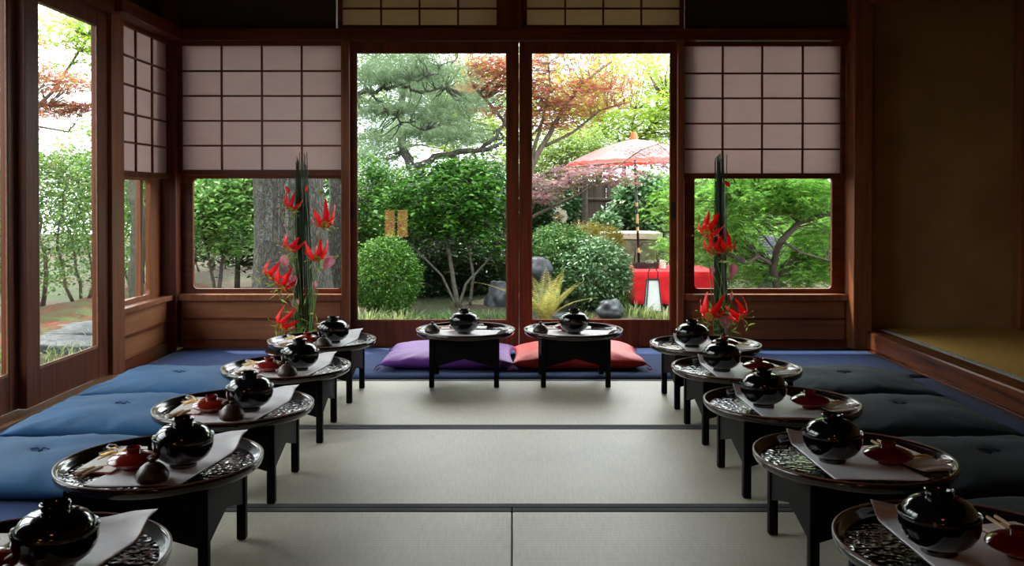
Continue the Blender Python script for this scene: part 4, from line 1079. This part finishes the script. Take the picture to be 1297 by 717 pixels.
# --- parasol, bench and things on and around it
def lathe_panels(prof, seg, c): 
    mb = MB(); mb.lathe(prof, seg, c); return mb
Yu = 11.3; apex = P(803, 176, Yu); base = Vector((P(811, 0, Yu).x, Yu, gh(P(811, 0, Yu).x, Yu)))
t = thing('garden_parasol', base, 'large pale pink paper parasol on a bamboo-ringed black pole over the red bench', 'parasol'); ob = base
tilt = (apex-base)
def rp(p): return Vector(p)-ob
mb = MB(); ap = rp(apex); R_ = .86; seg = 44; rings = 10; hgt = .29
dirz = ap.normalized(); uu = Vector((1, 0, 0)); uu = (uu-dirz*uu.dot(dirz)).normalized(); vv = dirz.cross(uu)
def canopy(r0, r1, name, m, zoff=0):
    mb = MB(); n = 8
    for i in range(n+1):
        q = r0+(r1-r0)*i/n
        for k in range(seg):
            a = 2*PI*k/seg; rr = R_*q*(1 if k % 2 == 0 else .985); z = -hgt*(.45*q+.55*q*q)-(.0 if k % 2 == 0 else .012*q)+zoff
            mb.v.append(tuple(ap+uu*rr*math.cos(a)+vv*rr*math.sin(a)+dirz*z))
    for i in range(n):
        for k in range(seg): a_, b_ = i*seg+k, i*seg+(k+1) % seg; mb.f.append((a_, a_+seg, b_+seg, b_)); mb.mi.append(0)
    o_ = mb.build(name, m, t); s_ = o_.modifiers.new('thick', 'SOLIDIFY'); s_.thickness = .003; return o_
tag(canopy(.05, .93, 'canopy', M_PARAW), 'pale pink paper canopy'); tag(canopy(.93, 1.0, 'canopy_hem', M_PARAR), 'red rim of the canopy')
for k in range(0, seg, 2):
    a = 2*PI*k/seg; mb = MB(); mb.tube([ap+dirz*-.02, ap+(uu*math.cos(a)+vv*math.sin(a))*R_*.5+dirz*(-hgt*.35-.006), ap+(uu*math.cos(a)+vv*math.sin(a))*R_*.99+dirz*(-hgt*.99-.008)], .005, 4); mb.build('rib', M_BAMBOO, t)
mb = MB(); mb.tube([ap-dirz*.03, ap+dirz*.02, ap+dirz*.06, ap+dirz*.085], [.05, .045, .04, .03], 14); tag(mb.build('finial_cap', M_ORANGE, t, smooth='auto'), 'orange cap on the tip')
mb = MB(); mb.tube([(0, 0, 0), ap*.5, ap-dirz*.02], .016, 10); mb.build('pole', M_POLE, t, smooth=True)
for py, h_ in ((259, 5), (277, 12), (290, 5), (317, 6)):
    c = rp(P(809.5, py, Yu)); k = c.z/ap.z; c = ap*k; mb = MB(); mb.tube([c-dirz*h_*.5*Yu/F, c+dirz*h_*.5*Yu/F], .0185, 10); mb.build('bamboo_ring', M_BAMBOO, t, smooth='auto')
# bench
bx0, bx1, by0, by1 = P(800, 0, 10.05).x, P(908, 0, 10.05).x, 10.05, 11.05; bz = .105
t = thing('garden_bench', ((bx0+bx1)/2, 10.5, GZ), 'wooden bench wholly covered by a red felt cloth under the parasol', 'bench'); o = tuple(t.location)
mb = MB(); mb.box(bx0+.03, bx1-.03, by0+.03, by1-.03, bz-.06, bz-.012); mb.build('seat', WPOST, t, org=o)
for a_ in (bx0+.08, bx1-.08):
    for b_ in (by0+.08, by1-.08): mb = MB(); mb.box(a_-.03, a_+.03, b_-.03, b_+.03, GZ-.03, bz-.06); mb.build('leg', WPOST, t, org=o)
mb = MB(); n = 60
per_ = []
def edge_pt(s_):
    w_, d_ = bx1-bx0, by1-by0; L_ = 2*(w_+d_); q = s_*L_
    if q < w_: return bx0+q, by0, 0, -1
    q -= w_
    if q < d_: return bx1, by0+q, 1, 0
    q -= d_
    if q < w_: return bx1-q, by1, 0, 1
    q -= w_; return bx0, by1-q, -1, 0
nn = 160; rws = 7
for j in range(rws):
    for i in range(nn):
        ex, ey, nx_, ny_ = edge_pt(i/nn); f_ = j/(rws-1); wv = .02*f_*math.sin(i*.55)+.012*f_*math.sin(i*1.3)
        mb.v.append((ex+nx_*(.012+wv+.02*f_), ey+ny_*(.012+wv+.02*f_), bz-.004-f_*(bz-GZ-.055)))
for j in range(rws-1):
    for i in range(nn): a_, b_ = j*nn+i, j*nn+(i+1) % nn; mb.f.append((a_, a_+nn, b_+nn, b_)); mb.mi.append(0)
mb.box(bx0-.008, bx1+.008, by0-.008, by1+.008, bz-.012, bz)
cl = mb.build('felt_cloth', M_FELTRED, smooth='auto', org=tuple(((bx0+bx1)/2, 10.5, GZ)))
s_ = cl.modifiers.new('thick', 'SOLIDIFY'); s_.thickness = .004
tag(cl, 'red felt cloth draped over the garden bench', 'cloth')
# tobacco tray on the bench
tp = P(818, 0, 10.55).x
t = thing('smoking_tray', (tp, 10.55, bz), 'black handled box tray on the red bench', 'tray')
mb = MB(); mb.box(-.14, .14, -.08, .08, .001, .012); mb.box(-.14, .14, -.08, -.07, .012, .065); mb.box(-.14, .14, .07, .08, .012, .065); mb.box(-.14, -.13, -.07, .07, .012, .065); mb.box(.13, .14, -.07, .07, .012, .065)
mb.build('box_tray', M_IRON, t, bevel=.002)
mb = MB(); mb.tube([(-.135, 0, .06), (-.12, 0, .22), (-.03, 0, .30), (.05, 0, .30), (.12, 0, .22), (.135, 0, .06)], .006, 8); mb.build('handle', M_IRON, t, smooth=True)
mb = MB(); mb.lathe([(.03, .0125), (.042, .02), (.045, .09), (.04, .09), (.035, .03), (0, .025)], 24, (.05, 0, 0)); tag(mb.build('ember_cup', M_STONE, t, smooth='auto'), 'grey stone ember pot')
t2 = thing('tea_cup', (tp+.19, 10.5, bz+.001), 'white tall cup beside the black tray on the red bench', 'cup')
mb = MB(); mb.lathe([(.025, 0), (.035, .004), (.038, .10), (.034, .10), (.031, .01), (0, .008)], 24); mb.build('cup_body', M_CUP, t2, smooth='auto')
mb = MB(); mb.tube([(.036, 0, .08), (.065, 0, .075), (.065, 0, .04), (.036, 0, .03)], .005, 6); mb.build('cup_handle', M_CUP, t2, smooth=True)
# andon lantern on the ground
Yl = 9.55; lp = G(827, Yl); lp.z += .01
t = thing('garden_lantern', lp, 'white paper lantern with black frame and ring handle before the red bench', 'lantern')
h0, h1, w0, w1 = .0, .36, .085, .055
mb = MB()
for sx in (-1, 1):
    for sy in (-1, 1): mb.tube([(sx*w0, sy*w0, 0), (sx*w1, sy*w1, h1)], .008, 4)
for z_, w_ in ((.03, w0-.002), (h1, w1)):
    for a_, b_ in (((-1, -1), (1, -1)), ((1, -1), (1, 1)), ((1, 1), (-1, 1)), ((-1, 1), (-1, -1))): mb.tube([(a_[0]*w_, a_[1]*w_, z_), (b_[0]*w_, b_[1]*w_, z_)], .007, 4)
mb.box(-w0, w0, -w0, w0, 0, .015); mb.build('lantern_frame', M_IRON, t)
mb = MB(); q = .93
mb.add([(-w0*q, -w0*q, .02), (w0*q, -w0*q, .02), (w0*q, w0*q, .02), (-w0*q, w0*q, .02), (-w1*q, -w1*q, h1-.005), (w1*q, -w1*q, h1-.005), (w1*q, w1*q, h1-.005), (-w1*q, w1*q, h1-.005)], [(0,3,2,1),(4,5,6,7),(0,1,5,4),(1,2,6,5),(2,3,7,6),(3,0,4,7)])
mb.build('paper_shade', M_LAMPW, t)
mb = MB(); mb.tube([(-.045, 0, h1), (-.05, 0, h1+.07), (-.03, 0, h1+.115), (0, 0, h1+.125), (.03, 0, h1+.115), (.055, 0, h1+.07), (.05, 0, h1)], .006, 6); mb.build('handle', M_IRON, t, smooth=True)
# stone trough
Yw = 12.2; wx0, wx1 = P(768, 0, Yw).x, P(836, 0, Yw).x
t = thing('stone_trough', ((wx0+wx1)/2, Yw+.4, GZ), 'weathered stone trough with pale rim behind the red bench', 'trough')
def rough_block(x_, y_, z0, z1, seed, k=9, amp=.018):
    mb = MB(); bm = bmesh.new(); bmesh.ops.create_cube(bm, size=1)
    bmesh.ops.subdivide_edges(bm, edges=bm.edges[:], cuts=k, use_grid_fill=True)
    for v in bm.verts:
        v.co.x *= x_*2; v.co.y *= y_*2; v.co.z = z0+(v.co.z+.5)*(z1-z0)
        n_ = noise.noise_vector(v.co*6+Vector((seed, 0, 0))); v.co += n_*amp
    bm.verts.ensure_lookup_table(); mb.v = [tuple(v.co) for v in bm.verts]; mb.f = [tuple(v.index for v in f.verts) for f in bm.faces]; mb.mi = [0]*len(mb.f); bm.free(); return mb
w2 = (wx1-wx0)/2
rough_block(w2-.02, .38, -.05, .66, 1).build('trough_body', M_STONE, t, smooth=True)
rough_block(w2+.03, .42, .665, .75, 5, amp=.012).build('trough_rim', M_STONEW, t, smooth=True)
# post with a round end
pp = G(707, 12.4)
t = thing('garden_post', pp, 'short bamboo post with a pale round end among the bushes', 'post')
top = P(707, 275, 12.4)-pp
mb = MB(); mb.tube([(0, 0, 0), (0, 0, top.z)], .045, 12); mb.build('post_body', M_BAMBOO, t, smooth='auto')
mb = MB(); mb.tube([(0, -.16, top.z+.01), (0, .12, top.z+.01)], .115, 24); tag(mb.build('round_end', M_STONEW, t, smooth='auto'), 'pale disc with dark centre')
mb = MB(); mb.tube([(0, -.166, top.z+.01), (0, -.15, top.z+.01)], .045, 16); mb.build('centre_boss', M_BAMBOO, t, smooth='auto')
# fence
t = thing('board_fence', (1.2, 15.0, GZ), 'dark weathered board fence behind the parasol and bushes', 'fence'); o = tuple(t.location)
mb = MB(); x_ = -3.0; k = 0
while x_ < 6.6:
    mb.box(x_, x_+.148, 15.0+.008*(k % 2), 15.02+.008*(k % 2), GZ-.1, 1.18+.01*math.sin(k*2.1)); x_ += .152; k += 1
mb.build('fence_boards', M_FENCE, t, org=o)
for x_ in (-2.6, -.7, 1.2, 3.1, 5.0): mb = MB(); mb.tube([(x_, 14.93, GZ-.1), (x_, 14.93, 1.3)], .05, 10); mb.build('fence_post', M_BARKD, t, org=o)
for z_ in (.2, .9): mb = MB(); mb.tube([(-3, 14.96, z_), (6.6, 14.96, z_)], .025, 8); mb.build('fence_rail', M_BARKD, t, org=o)
# rocks
def rock(c, r, label, seed, m=M_ROCK):
    bm = bmesh.new(); bmesh.ops.create_icosphere(bm, subdivisions=4, radius=1)
    for v in bm.verts:
        n_ = noise.noise(v.co*1.3+Vector((seed, 0, 0)))*.35+noise.noise(v.co*4+Vector((seed, 0, 0)))*.08; v.co *= 1+n_
        v.co.x *= r[0]; v.co.y *= r[1]; v.co.z *= r[2]
    me = bpy.data.meshes.new('garden_rock'); bm.to_mesh(me); bm.free(); me.materials.append(m)
    me.polygons.foreach_set('use_smooth', [True]*len(me.polygons)); ob_ = bpy.data.objects.new('garden_rock', me); COL.objects.link(ob_); ob_.location = c
    return tag(ob_, label, 'rock', group='garden rocks')
rock(P(682, 340, 9.55), (.13, .12, .14), 'tall blue-grey rock at the left edge of the right door, beside the fern', 2)
rock(P(773, 392, 9.2), (.13, .12, .10), 'rounded dark grey rock before the variegated bush', 5)
rock(P(632, 380, 10.3), (.16, .16, .2), 'dark rock at the foot of the bare shrub stems', 8)
rock(P(707, 402, 9.2), (.15, .10, .05), 'flat low rock beneath the yellow fern', 12)
# fern
def fern(base, label, n, length, m, seed, spread=1.0, lean=None):
    rr = random.Random(seed); t = thing('fern', base, label, 'fern')
    for k in range(n):
        a = 2*PI*k/n+rr.uniform(-.3, .3); d = Vector((math.cos(a), math.sin(a)*.7, 0)); L_ = length*rr.uniform(.75, 1.1); mb = MB(); pts = []
        e = rr.uniform(.25, .75)*spread
        for i in range(15):
            s_ = i/14; pts.append(Vector((0, 0, .02))+d*(L_*e*s_*(.6+.5*s_))+Vector((0, 0, L_*(s_*(1.15-.35*e)-.35*e*s_*s_))))
        mb.tube(pts, [.004-.003*i/14 for i in range(15)], 4)
        sd = Vector((-d.y, d.x, 0)).normalized()
        if abs(sd.x) < .4: sd = (sd+Vector((.8, 0, 0))).normalized()
        for i in range(1, 29):
            s_ = i/29; q = s_*14; j = int(q); p = pts[j].lerp(pts[min(14, j+1)], q-j); tan = (pts[min(14, j+1)]-pts[j]).normalized()
            ll = L_*.20*math.sin(PI*min(1, s_*.85+.12))**.8*(1-.45*s_); 
            for s2 in (-1, 1):
                dd = (sd*s2+tan*.45+Vector((0, 0, -.12))).normalized(); ww = tan*ll*.075
                mb.add([p, p+dd*ll*.4+ww, p+dd*ll, p+dd*ll*.4-ww], [(0, 1, 2, 3)])
        mb.build('frond', m, t)
    return t
fern(G(692, 9.1), 'yellow-green fern fanning out behind the right table and door', 11, .72, L_FERN, 4, 1.35)
# grass clumps
def grass(base, label, n, h, m, seed, spread=.18, w=.006):
    rr = random.Random(seed); t = thing('grass_clump', base, label, 'grass clump'); mb = MB()
    for k in range(n):
        a = rr.uniform(0, 2*PI); r = spread*math.sqrt(rr.random())*.5; b0 = Vector((math.cos(a)*r, math.sin(a)*r, 0)); d = Vector((math.cos(a+rr.uniform(-.6, .6)), math.sin(a), 0)); hh_ = h*rr.uniform(.5, 1.1); e = rr.uniform(.2, .9)
        sd = Vector((-d.y, d.x, 0)).normalized()*w*rr.uniform(.6, 1.3); o_ = len(mb.v)
        for i in range(5):
            s_ = i/4; p = b0+d*hh_*e*s_*s_+Vector((0, 0, hh_*(s_-.45*e*s_*s_))); q = 1-s_*.9; mb.v += [tuple(p-sd*q), tuple(p+sd*q)]
        for i in range(4): mb.f.append((o_+2*i, o_+2*i+1, o_+2*i+3, o_+2*i+2)); mb.mi.append(0)
    mb.build('blades', m, t); return t
gi = 0
for px, Y, n, h, m, lab, sp, w in [
    (465, 8.9, 150, .26, L_GRASS, 'pale broad-leaved grass at the left foot of the left glass door', .5, .012), (505, 9.0, 130, .22, L_GRASS, 'pale grass clump before the clipped azalea', .45, .012),
    (540, 9.2, 90, .18, L_GRASSD, 'dim green grass clump under the dark shrub', .4, .009), (578, 9.1, 120, .24, L_GRASSD, 'arching green grass clump at the foot of the bare stems', .5, .010),
    (618, 9.3, 80, .16, L_GRASSD, 'short grass clump near the dark rock', .4, .008), (650, 9.2, 80, .16, L_GRASSD, 'short grass behind the meeting stiles', .4, .008),
    (783, 9.7, 150, .42, L_GRASSD, 'tall arching grass between the rounded rock and the paper lantern', .25, .009), (805, 9.3, 110, .20, L_GRASS, 'pale grass clump before the paper lantern', .45, .009),
    (838, 9.1, 110, .20, L_GRASS, 'pale grass clump at the right foot of the right door', .4, .010), (735, 9.2, 90, .14, L_GRASSD, 'low grass between the fern and the rounded rock', .45, .008),
    (693, 8.9, 70, .12, L_GRASSD, 'low grass in front of the fern', .4, .008)]:
    gi += 1; grass(G(px, Y)+Vector((0, 0, .01)), lab, n, h*.8, m, gi, sp, w)
# --- green maple behind the right window
Yg = 9.0; b = G(985, Yg+.3)
limbs = [([b, P(985, 365, Yg+.3), P(978, 335, Yg+.2), P(990, 305, Yg), P(1012, 282, Yg), P(1045, 272, Yg-.1), P(1090, 262, Yg)], .05, .018), ([P(978, 335, Yg+.2), P(960, 325, Yg), P(945, 335, Yg)], .025, .01),
         ([P(1012, 282, Yg), P(990, 262, Yg), P(960, 240, Yg), P(930, 250, Yg)], .02, .008), ([P(990, 305, Yg), P(1015, 320, Yg-.2), P(1050, 330, Yg-.2)], .015, .008), ([P(1012, 282, Yg), P(1030, 250, Yg), P(1050, 215, Yg)], .02, .01)]
plant('green_maple', b, 'lacy bright green maple with dark curved branches outside the right window', 'tree', limbs,
      [(P(960, 245, Yg+.1), (.50, .5, .2), 110), (P(1020, 250, Yg+.1), (.42, .5, .2), 90), (P(900, 270, Yg+.4), (.35, .4, .28), 60), (P(935, 300, Yg+.5), (.35, .5, .25), 70), (P(1040, 310, Yg+.5), (.35, .5, .28), 80), (P(1000, 345, Yg+.6), (.5, .5, .14), 70), (P(1000, 190, Yg), (1.0, .7, .45), 120), (P(1080, 300, Yg+.4), (.3, .5, .5), 60)],
      L_MAPG, M_BARKD, templ=T_MAPLE, lsize=.062, per=26, sig=(.09, .09, .03), up=1.0, twig=.006, droop=1.2)
b = G(1010, 11.5)
plant('green_maple', b, 'second green maple farther back outside the right window', 'tree', [([b, P(1010, 300, 11.5), P(1000, 220, 11.5)], .06, .03)],
      [(P(950, 300, 11.5), (.9, .6, .7), 200), (P(1050, 290, 11.5), (.9, .6, .8), 200), (P(900, 310, 11.8), (.6, .5, .6), 110), (P(970, 210, 11.6), (1.1, .6, .5), 130)], L_MAPG, M_BARKD, templ=T_MAPLE, lsize=.055, per=26, sig=(.14, .14, .05), up=.8, twig=.008, droop=.5)
b = G(868, 9.6)
plant('green_maple', b, 'small bright green maple spray at the right edge of the right door', 'tree', [([b, P(866, 330, 9.6), P(862, 270, 9.6)], .025, .012)],
      [(P(852, 262, 9.6), (.22, .3, .22), 34), (P(866, 230, 9.6), (.2, .3, .2), 20), (P(850, 320, 9.4), (.13, .2, .13), 18), (P(875, 300, 9.6), (.15, .3, .3), 20)], L_MAPG, M_BARKD, templ=T_MAPLE, lsize=.048, per=24, sig=(.06, .06, .03), up=.8, twig=.005, droop=.8)
t = thing('stone_marker', G(972, 10.6), 'purplish grey standing stone half hidden by the green maple', 'stone')
rough_block(.085, .09, -.05, .80, 7, 6, .012).build('marker_body', m_plain('purple_grey_stone', (.06, .05, .085), .8, .2, 8, .3), t, smooth=True)
# --- left window: pine trunk and shrub
tc = G(372, 8.5)
t = thing('pine_tree', tc, 'massive rough-barked trunk outside the left window beside the flowers', 'tree')
bm = bmesh.new(); nr, sg = 60, 48; vs = []
for j in range(nr+1):
    z_ = -.1+4.6*j/nr; r_ = .315+.16*math.exp(-max(0, z_)/.35)
    for k in range(sg):
        a = 2*PI*k/sg; rr_ = r_*(1+.06*noise.noise(Vector((math.cos(a)*2, math.sin(a)*2, z_*.8)))+.07*noise.noise(Vector((math.cos(a)*7, math.sin(a)*7, z_*2.2))))
        vs.append(bm.verts.new((rr_*math.cos(a)-.035*z_, rr_*math.sin(a), z_)))
for j in range(nr):
    for k in range(sg): bm.faces.new((vs[j*sg+k], vs[j*sg+(k+1) % sg], vs[(j+1)*sg+(k+1) % sg], vs[(j+1)*sg+k]))
me = bpy.data.meshes.new('trunk'); bm.to_mesh(me); bm.free(); me.materials.append(M_PBARK); me.polygons.foreach_set('use_smooth', [True]*len(me.polygons))
tr = bpy.data.objects.new('trunk', me); COL.objects.link(tr); tr.parent = t
pads = np.concatenate([clumps_in((0, 0, 4.3), (1.6, 1.4, .5), 60, .3), clumps_in((-.8, 0, 3.6), (.9, .9, .3), 30, .3)])
pts = leaves_round(pads, 5, (.12, .12, .05)); leaf_mesh('needles', pts, .13*(.7+.5*RNG.random(len(pts))), T_TUFT, L_PINE, t, 1.2)
b = G(275, 9.6)
plant('broadleaf_shrub', b, 'bright green leafy shrub left of the massive trunk', 'shrub',
      [([b, P(280, 340, 9.6), P(290, 290, 9.6), P(300, 250, 9.6)], .025, .01), ([b, P(265, 330, 9.6), P(255, 280, 9.6)], .02, .01), ([P(280, 330, 9.6), P(310, 290, 9.6), P(330, 265, 9.6)], .015, .007)],
      [(P(285, 275, 9.6), (.42, .4, .42), 190), (P(315, 250, 9.6), (.3, .3, .3), 80), (P(250, 260, 9.8), (.3, .4, .35), 70), (P(300, 210, 9.8), (.6, .5, .4), 90)],
      m_leaf('bright_leaf', [(.06, .14, .035), (.12, .24, .06), (.26, .4, .14)], .4, .4), M_BARKD, lsize=.075, per=17, sig=(.07, .07, .05), up=.8, shell=.3)
plant('broadleaf_shrub', G(300, 12), 'dim shrub farther behind the bright leafy one', 'shrub', [([G(300, 12), P(300, 300, 12), P(310, 240, 12)], .04, .02)],
      [(P(270, 270, 12), (.8, .5, .7), 170), (P(345, 280, 12), (.8, .5, .8), 170), (P(420, 290, 12), (.7, .5, .8), 140)], L_DARK, M_BARKD, lsize=.08, per=20, sig=(.11, .11, .08), up=.7)
t = thing('moss_mound', G(268, 9.3), 'low brown-green mossy mound below the bright shrub', 'mound')
mb = MB(); mb.lathe([(.75*math.cos(a), .24*math.sin(a)-.05) for a in [i*PI/18 for i in range(0, 9)]], 40); mb.build('moss_surface', M_MOSS, t, smooth=True)
for k, (px, Y) in enumerate([(310, 8.9), (335, 8.7), (285, 8.8)]):
    grass(G(px, Y)+Vector((0, 0, .01)), ['green grass blades at the foot of the massive trunk', 'short grass clump touching the massive trunk', 'small grass clump on the mossy mound edge'][k], 60, .16, L_GRASS, 60+k, .35, .007)

# --- garden to the left: hedge, trunk, moss, path, maple sprays
t = thing('hedge', (-5.2, 9, GZ), 'tall leafy hedge with bare stems along the left garden edge', 'hedge'); B = np.array((-5.2, 9, GZ))
mb = MB(); nodes = []
for k in range(125):
    yy = -7+k*.19; x_ = -5.1+random.uniform(-.2, .2); a_ = (x_-B[0], yy-B[1], 0); b_ = (x_+random.uniform(-.25, .25)-B[0], yy+random.uniform(-.3, .3)-B[1], random.uniform(1.1, 1.6))
    limb(mb, a_, b_, random.uniform(.012, .03), .008, .1, 6, 7)
mb.build('stems', M_BARK, t, smooth=True)
n = 5600; c = np.stack([RNG.normal(-5.15, .17, n), RNG.uniform(-7.5, 16.5, n), GZ+.18+1.5*RNG.random(n)**.75], 1)
c2 = np.stack([RNG.normal(-5.15, .2, 900), RNG.uniform(-7.5, 16.5, 900), GZ+1.5+RNG.random(900)*.2], 1)
pts = leaves_round(np.concatenate([c, c2])-B, 14, (.07, .07, .06)); leaf_mesh('foliage', pts, .058*(.6+.8*RNG.random(len(pts))), T_OVAL, L_HEDGE, t, .4)
b = Vector((P(172, 0, 9.4).x, 9.4, gh(P(172, 0, 9.4).x, 9.4)-.02))
plant('slender_tree', b, 'smooth grey trunk outside the narrow left-wall window', 'tree', [([b, P(174, 300, 9.4), P(171, 230, 9.4), P(168, 120, 9.4), P(165, 0, 9.4)], .085, .05)],
      [(P(165, 0, 9.4), (.8, .8, .4), 50)], L_MAPG, M_BARKG, templ=T_MAPLE, lsize=.06, per=20, sig=(.15, .15, .05), up=1)
b = Vector((-4.4, 6.6, GZ))
plant('red_maple', b, 'red-leaved maple branches high outside the left glass doors', 'tree', [([b, (-4.6, 6.4, .8), (-4.7, 6.2, 1.8), (-4.5, 6.6, 2.4)], .05, .03), ([(-4.7, 6.2, 1.8), (-4.5, 7.4, 1.85), (-4.4, 8.6, 1.8)], .02, .008), ([(-4.7, 6.2, 1.5), (-4.4, 7.6, 1.6), (-4.2, 8.6, 1.55)], .018, .008)],
      [(P(60, 105, 8.6), (.42, .5, .07), 52), (P(90, 100, 8.8), (.2, .3, .04), 10), (P(60, 138, 8.8), (.40, .5, .06), 50), (P(105, 135, 8.9), (.2, .3, .04), 20), (P(5, 80, 7.6), (.3, .6, .12), 30), (P(5, 150, 7.4), (.25, .5, .08), 20), (P(40, 50, 8.4), (.15, .3, .05), 8)],
      L_MAPR, M_BARK, templ=T_MAPLE, lsize=.05, per=20, sig=(.10, .12, .02), up=1.3, twig=.006)
b = Vector((-6.6, 11.6, GZ))
plant('yellow_maple', b, 'yellow-green tree beyond the hedge seen through the left doors', 'tree', [([b, (-6.5, 11.5, 1.4), (-6.3, 11.3, 2.6), (-6.1, 11.2, 3.4)], .07, .03), ([(-6.5, 11.5, 1.6), (-5.9, 11.7, 2.3), (-5.5, 11.8, 3.0)], .035, .012)],
      [(P(75, 60, 11.5), (.75, .8, .35), 60), (P(45, 30, 11.5), (.6, .8, .35), 50), (P(110, 40, 11.8), (.35, .6, .4), 36), (P(70, 100, 11.6), (.5, .6, .12), 18), (P(150, 20, 11.8), (.8, .8, .5), 60)],
      L_MAPY, M_BARKD, templ=T_MAPLE, lsize=.07, per=18, sig=(.15, .15, .05), up=1, twig=.008)
# stepping stones
for k, (x_, y_, w_, d_, r_) in enumerate([(-4.15, 8.0, .55, .28, .15), (-3.6, 7.4, .42, .26, -.2), (-3.55, 8.35, .5, .22, .1)]):
    mb = rough_block(w_, d_, -.06, .05, k*3, 8, .02); ob_ = mb.build('stepping_stone', M_PATH, smooth=True); ob_.location = (x_, y_, GZ+.015); ob_.rotation_euler.z = r_
    tag(ob_, ['flat grey stepping stone nearest the hedge outside the left doors', 'flat grey stepping stone closest to the left glass doors', 'flat grey stepping stone farthest back outside the left doors'][k], 'stone', 'grey stepping stones')
mo = thing('moss_mound', (-4.5, 9.2, GZ), 'long red-brown mossy bank at the foot of the hedge', 'mound')
mb = MB()
for j in range(41):
    for i in range(13):
        a = PI*i/12; yy = -2.6+5.6*j/40; h_ = .13*math.sin(a)**.8*(1+.3*noise.noise(Vector((yy*1.2, i*.2, 0)))); mb.v.append((.65*-math.cos(a), yy, h_-.03))
for j in range(40):
    for i in range(12): a_ = j*13+i; mb.f.append((a_, a_+1, a_+14, a_+13)); mb.mi.append(0)
def m_moss2():
    m, t, out = nt('red_moss'); b = bsdf(t, out, (.1, .05, .02), .95); c = coords(t); n = N(t, 'ShaderNodeTexNoise'); n.inputs['Scale'].default_value = 4; n.inputs['Detail'].default_value = 8
    n2 = N(t, 'ShaderNodeTexNoise'); n2.inputs['Scale'].default_value = 70; t.links.new(c, n.inputs[0]); t.links.new(c, n2.inputs[0])
    cc = ramp(t, n.outputs[0], [(.4, (.15, .035, .012)), (.52, (.08, .045, .014)), (.64, (.07, .09, .02))]); t.links.new(cc, b.inputs['Base Color']); bump(t, b, n2.outputs[0], 1, .03); return m
mb.build('moss_surface', m_moss2(), mo, smooth=True)
for k, (x_, y_) in enumerate([(-3.9, 7.0), (-3.5, 6.6), (-3.3, 7.6), (-4.3, 7.5), (-3.1, 6.9), (-4.0, 6.4), (-4.5, 6.9)]):
    grass((x_, y_, gh(x_, y_)), ['pale dry grass patch among the stepping stones outside the left doors', 'pale grass patch under the left door sill', 'pale grass behind the closest stepping stone', 'pale grass before the hedge beside the farthest slab',
          'pale grass patch nearest the room corner', 'pale grass toward the viewer outside the left doors', 'pale grass by the hedge toward the viewer'][k], 160, .11, L_GRASS, 80+k, 1.1, .008)
# --- far trees all round so the garden closes behind
far = [(-11, -6, 'leafy tree beyond the near end of the hedge'), (-10.5, 1, 'leafy tree beyond the middle of the hedge'), (-10.5, 8, 'leafy tree beyond the far end of the hedge'), (-9, 22, 'far green tree left beyond the hedge'), (-5, 23, 'far green tree behind the massive trunk'), (-1.6, 23.5, 'far green tree behind the pines'), (2.2, 24, 'far green tree behind the red maple'),
       (5.6, 23, 'far green tree behind the parasol'), (9.5, 21, 'far green tree behind the right window')]
for k, (x_, y_, lab) in enumerate(far):
    hi = {4: 1.9, 5: 2.3, 6: 2.2, 7: 1.0, 8: .8}.get(k, 0)
    b = Vector((x_, y_, GZ)); hz = 2.3 if k > 3 else 1.6
    plant('far_tree', b, lab, 'tree', [([b, (x_+.1, y_, 1.2), (x_, y_, 3)], .14, .05)],
          [((x_, y_, hz+hi*.5), (2.3, 1.3, 1.6+hi*.55), 230+int(60*hi)), ((x_+.9, y_-.5, .8), (1.3, 1, .9), 80), ((x_-1, y_-.3, .9), (1.2, 1, .9), 80)], L_BACK, M_BARKD, lsize=.14, per=16, sig=(.22, .22, .14), up=.6, twig=.02)

# ================================================================== CAMERA, SKY, SUN
cam = bpy.data.cameras.new('camera'); co = bpy.data.objects.new('camera', cam); COL.objects.link(co); SC.camera = co
cam.sensor_width = 36; cam.lens = F/1297*36; cam.clip_start = .05; cam.clip_end = 200
PITCH = math.radians(.6)
co.location = (0, 0, CAMZ); co.rotation_euler = (PI/2-PITCH, 0, 0)
cam.shift_y = -((358.5-HY)-F*math.tan(PITCH))/1297
cam.shift_x = 0
w = bpy.data.worlds.new('sky'); SC.world = w; w.use_nodes = True; t = w.node_tree; t.nodes.clear()
out = t.nodes.new('ShaderNodeOutputWorld'); bg = t.nodes.new('ShaderNodeBackground')
tc = t.nodes.new('ShaderNodeTexCoord'); n = t.nodes.new('ShaderNodeTexNoise'); n.inputs['Scale'].default_value = 2.2; t.links.new(tc.outputs['Generated'], n.inputs[0])
cc = ramp(t, n.outputs[0], [(.35, (.74, .86, 1.0)), (.6, (1, .99, .96))]); t.links.new(cc, bg.inputs[0]); bg.inputs[1].default_value = 4.0
t.links.new(bg.outputs[0], out.inputs[0])
def sun(name, direction, strength, angle, col):
    l = bpy.data.lights.new(name, 'SUN'); l.energy = strength; l.angle = angle; l.color = col; o_ = bpy.data.objects.new(name, l); COL.objects.link(o_)
    o_.rotation_euler = Vector(direction).to_track_quat('-Z', 'Y').to_euler()
sun('sun', (.45, -.42, -1.0), 4.5, math.radians(.6), (1, .95, .84))
vs_ = SC.view_settings; vs_.view_transform = 'Standard'; vs_.look = 'None'; vs_.gamma = 1; vs_.exposure = 0.95; vs_.use_curve_mapping = False
SC.cycles.use_denoising = True; SC.cycles.max_bounces = 10; SC.cycles.diffuse_bounces = 5; SC.cycles.transparent_max_bounces = 16
SC.cycles.sample_clamp_indirect = 8
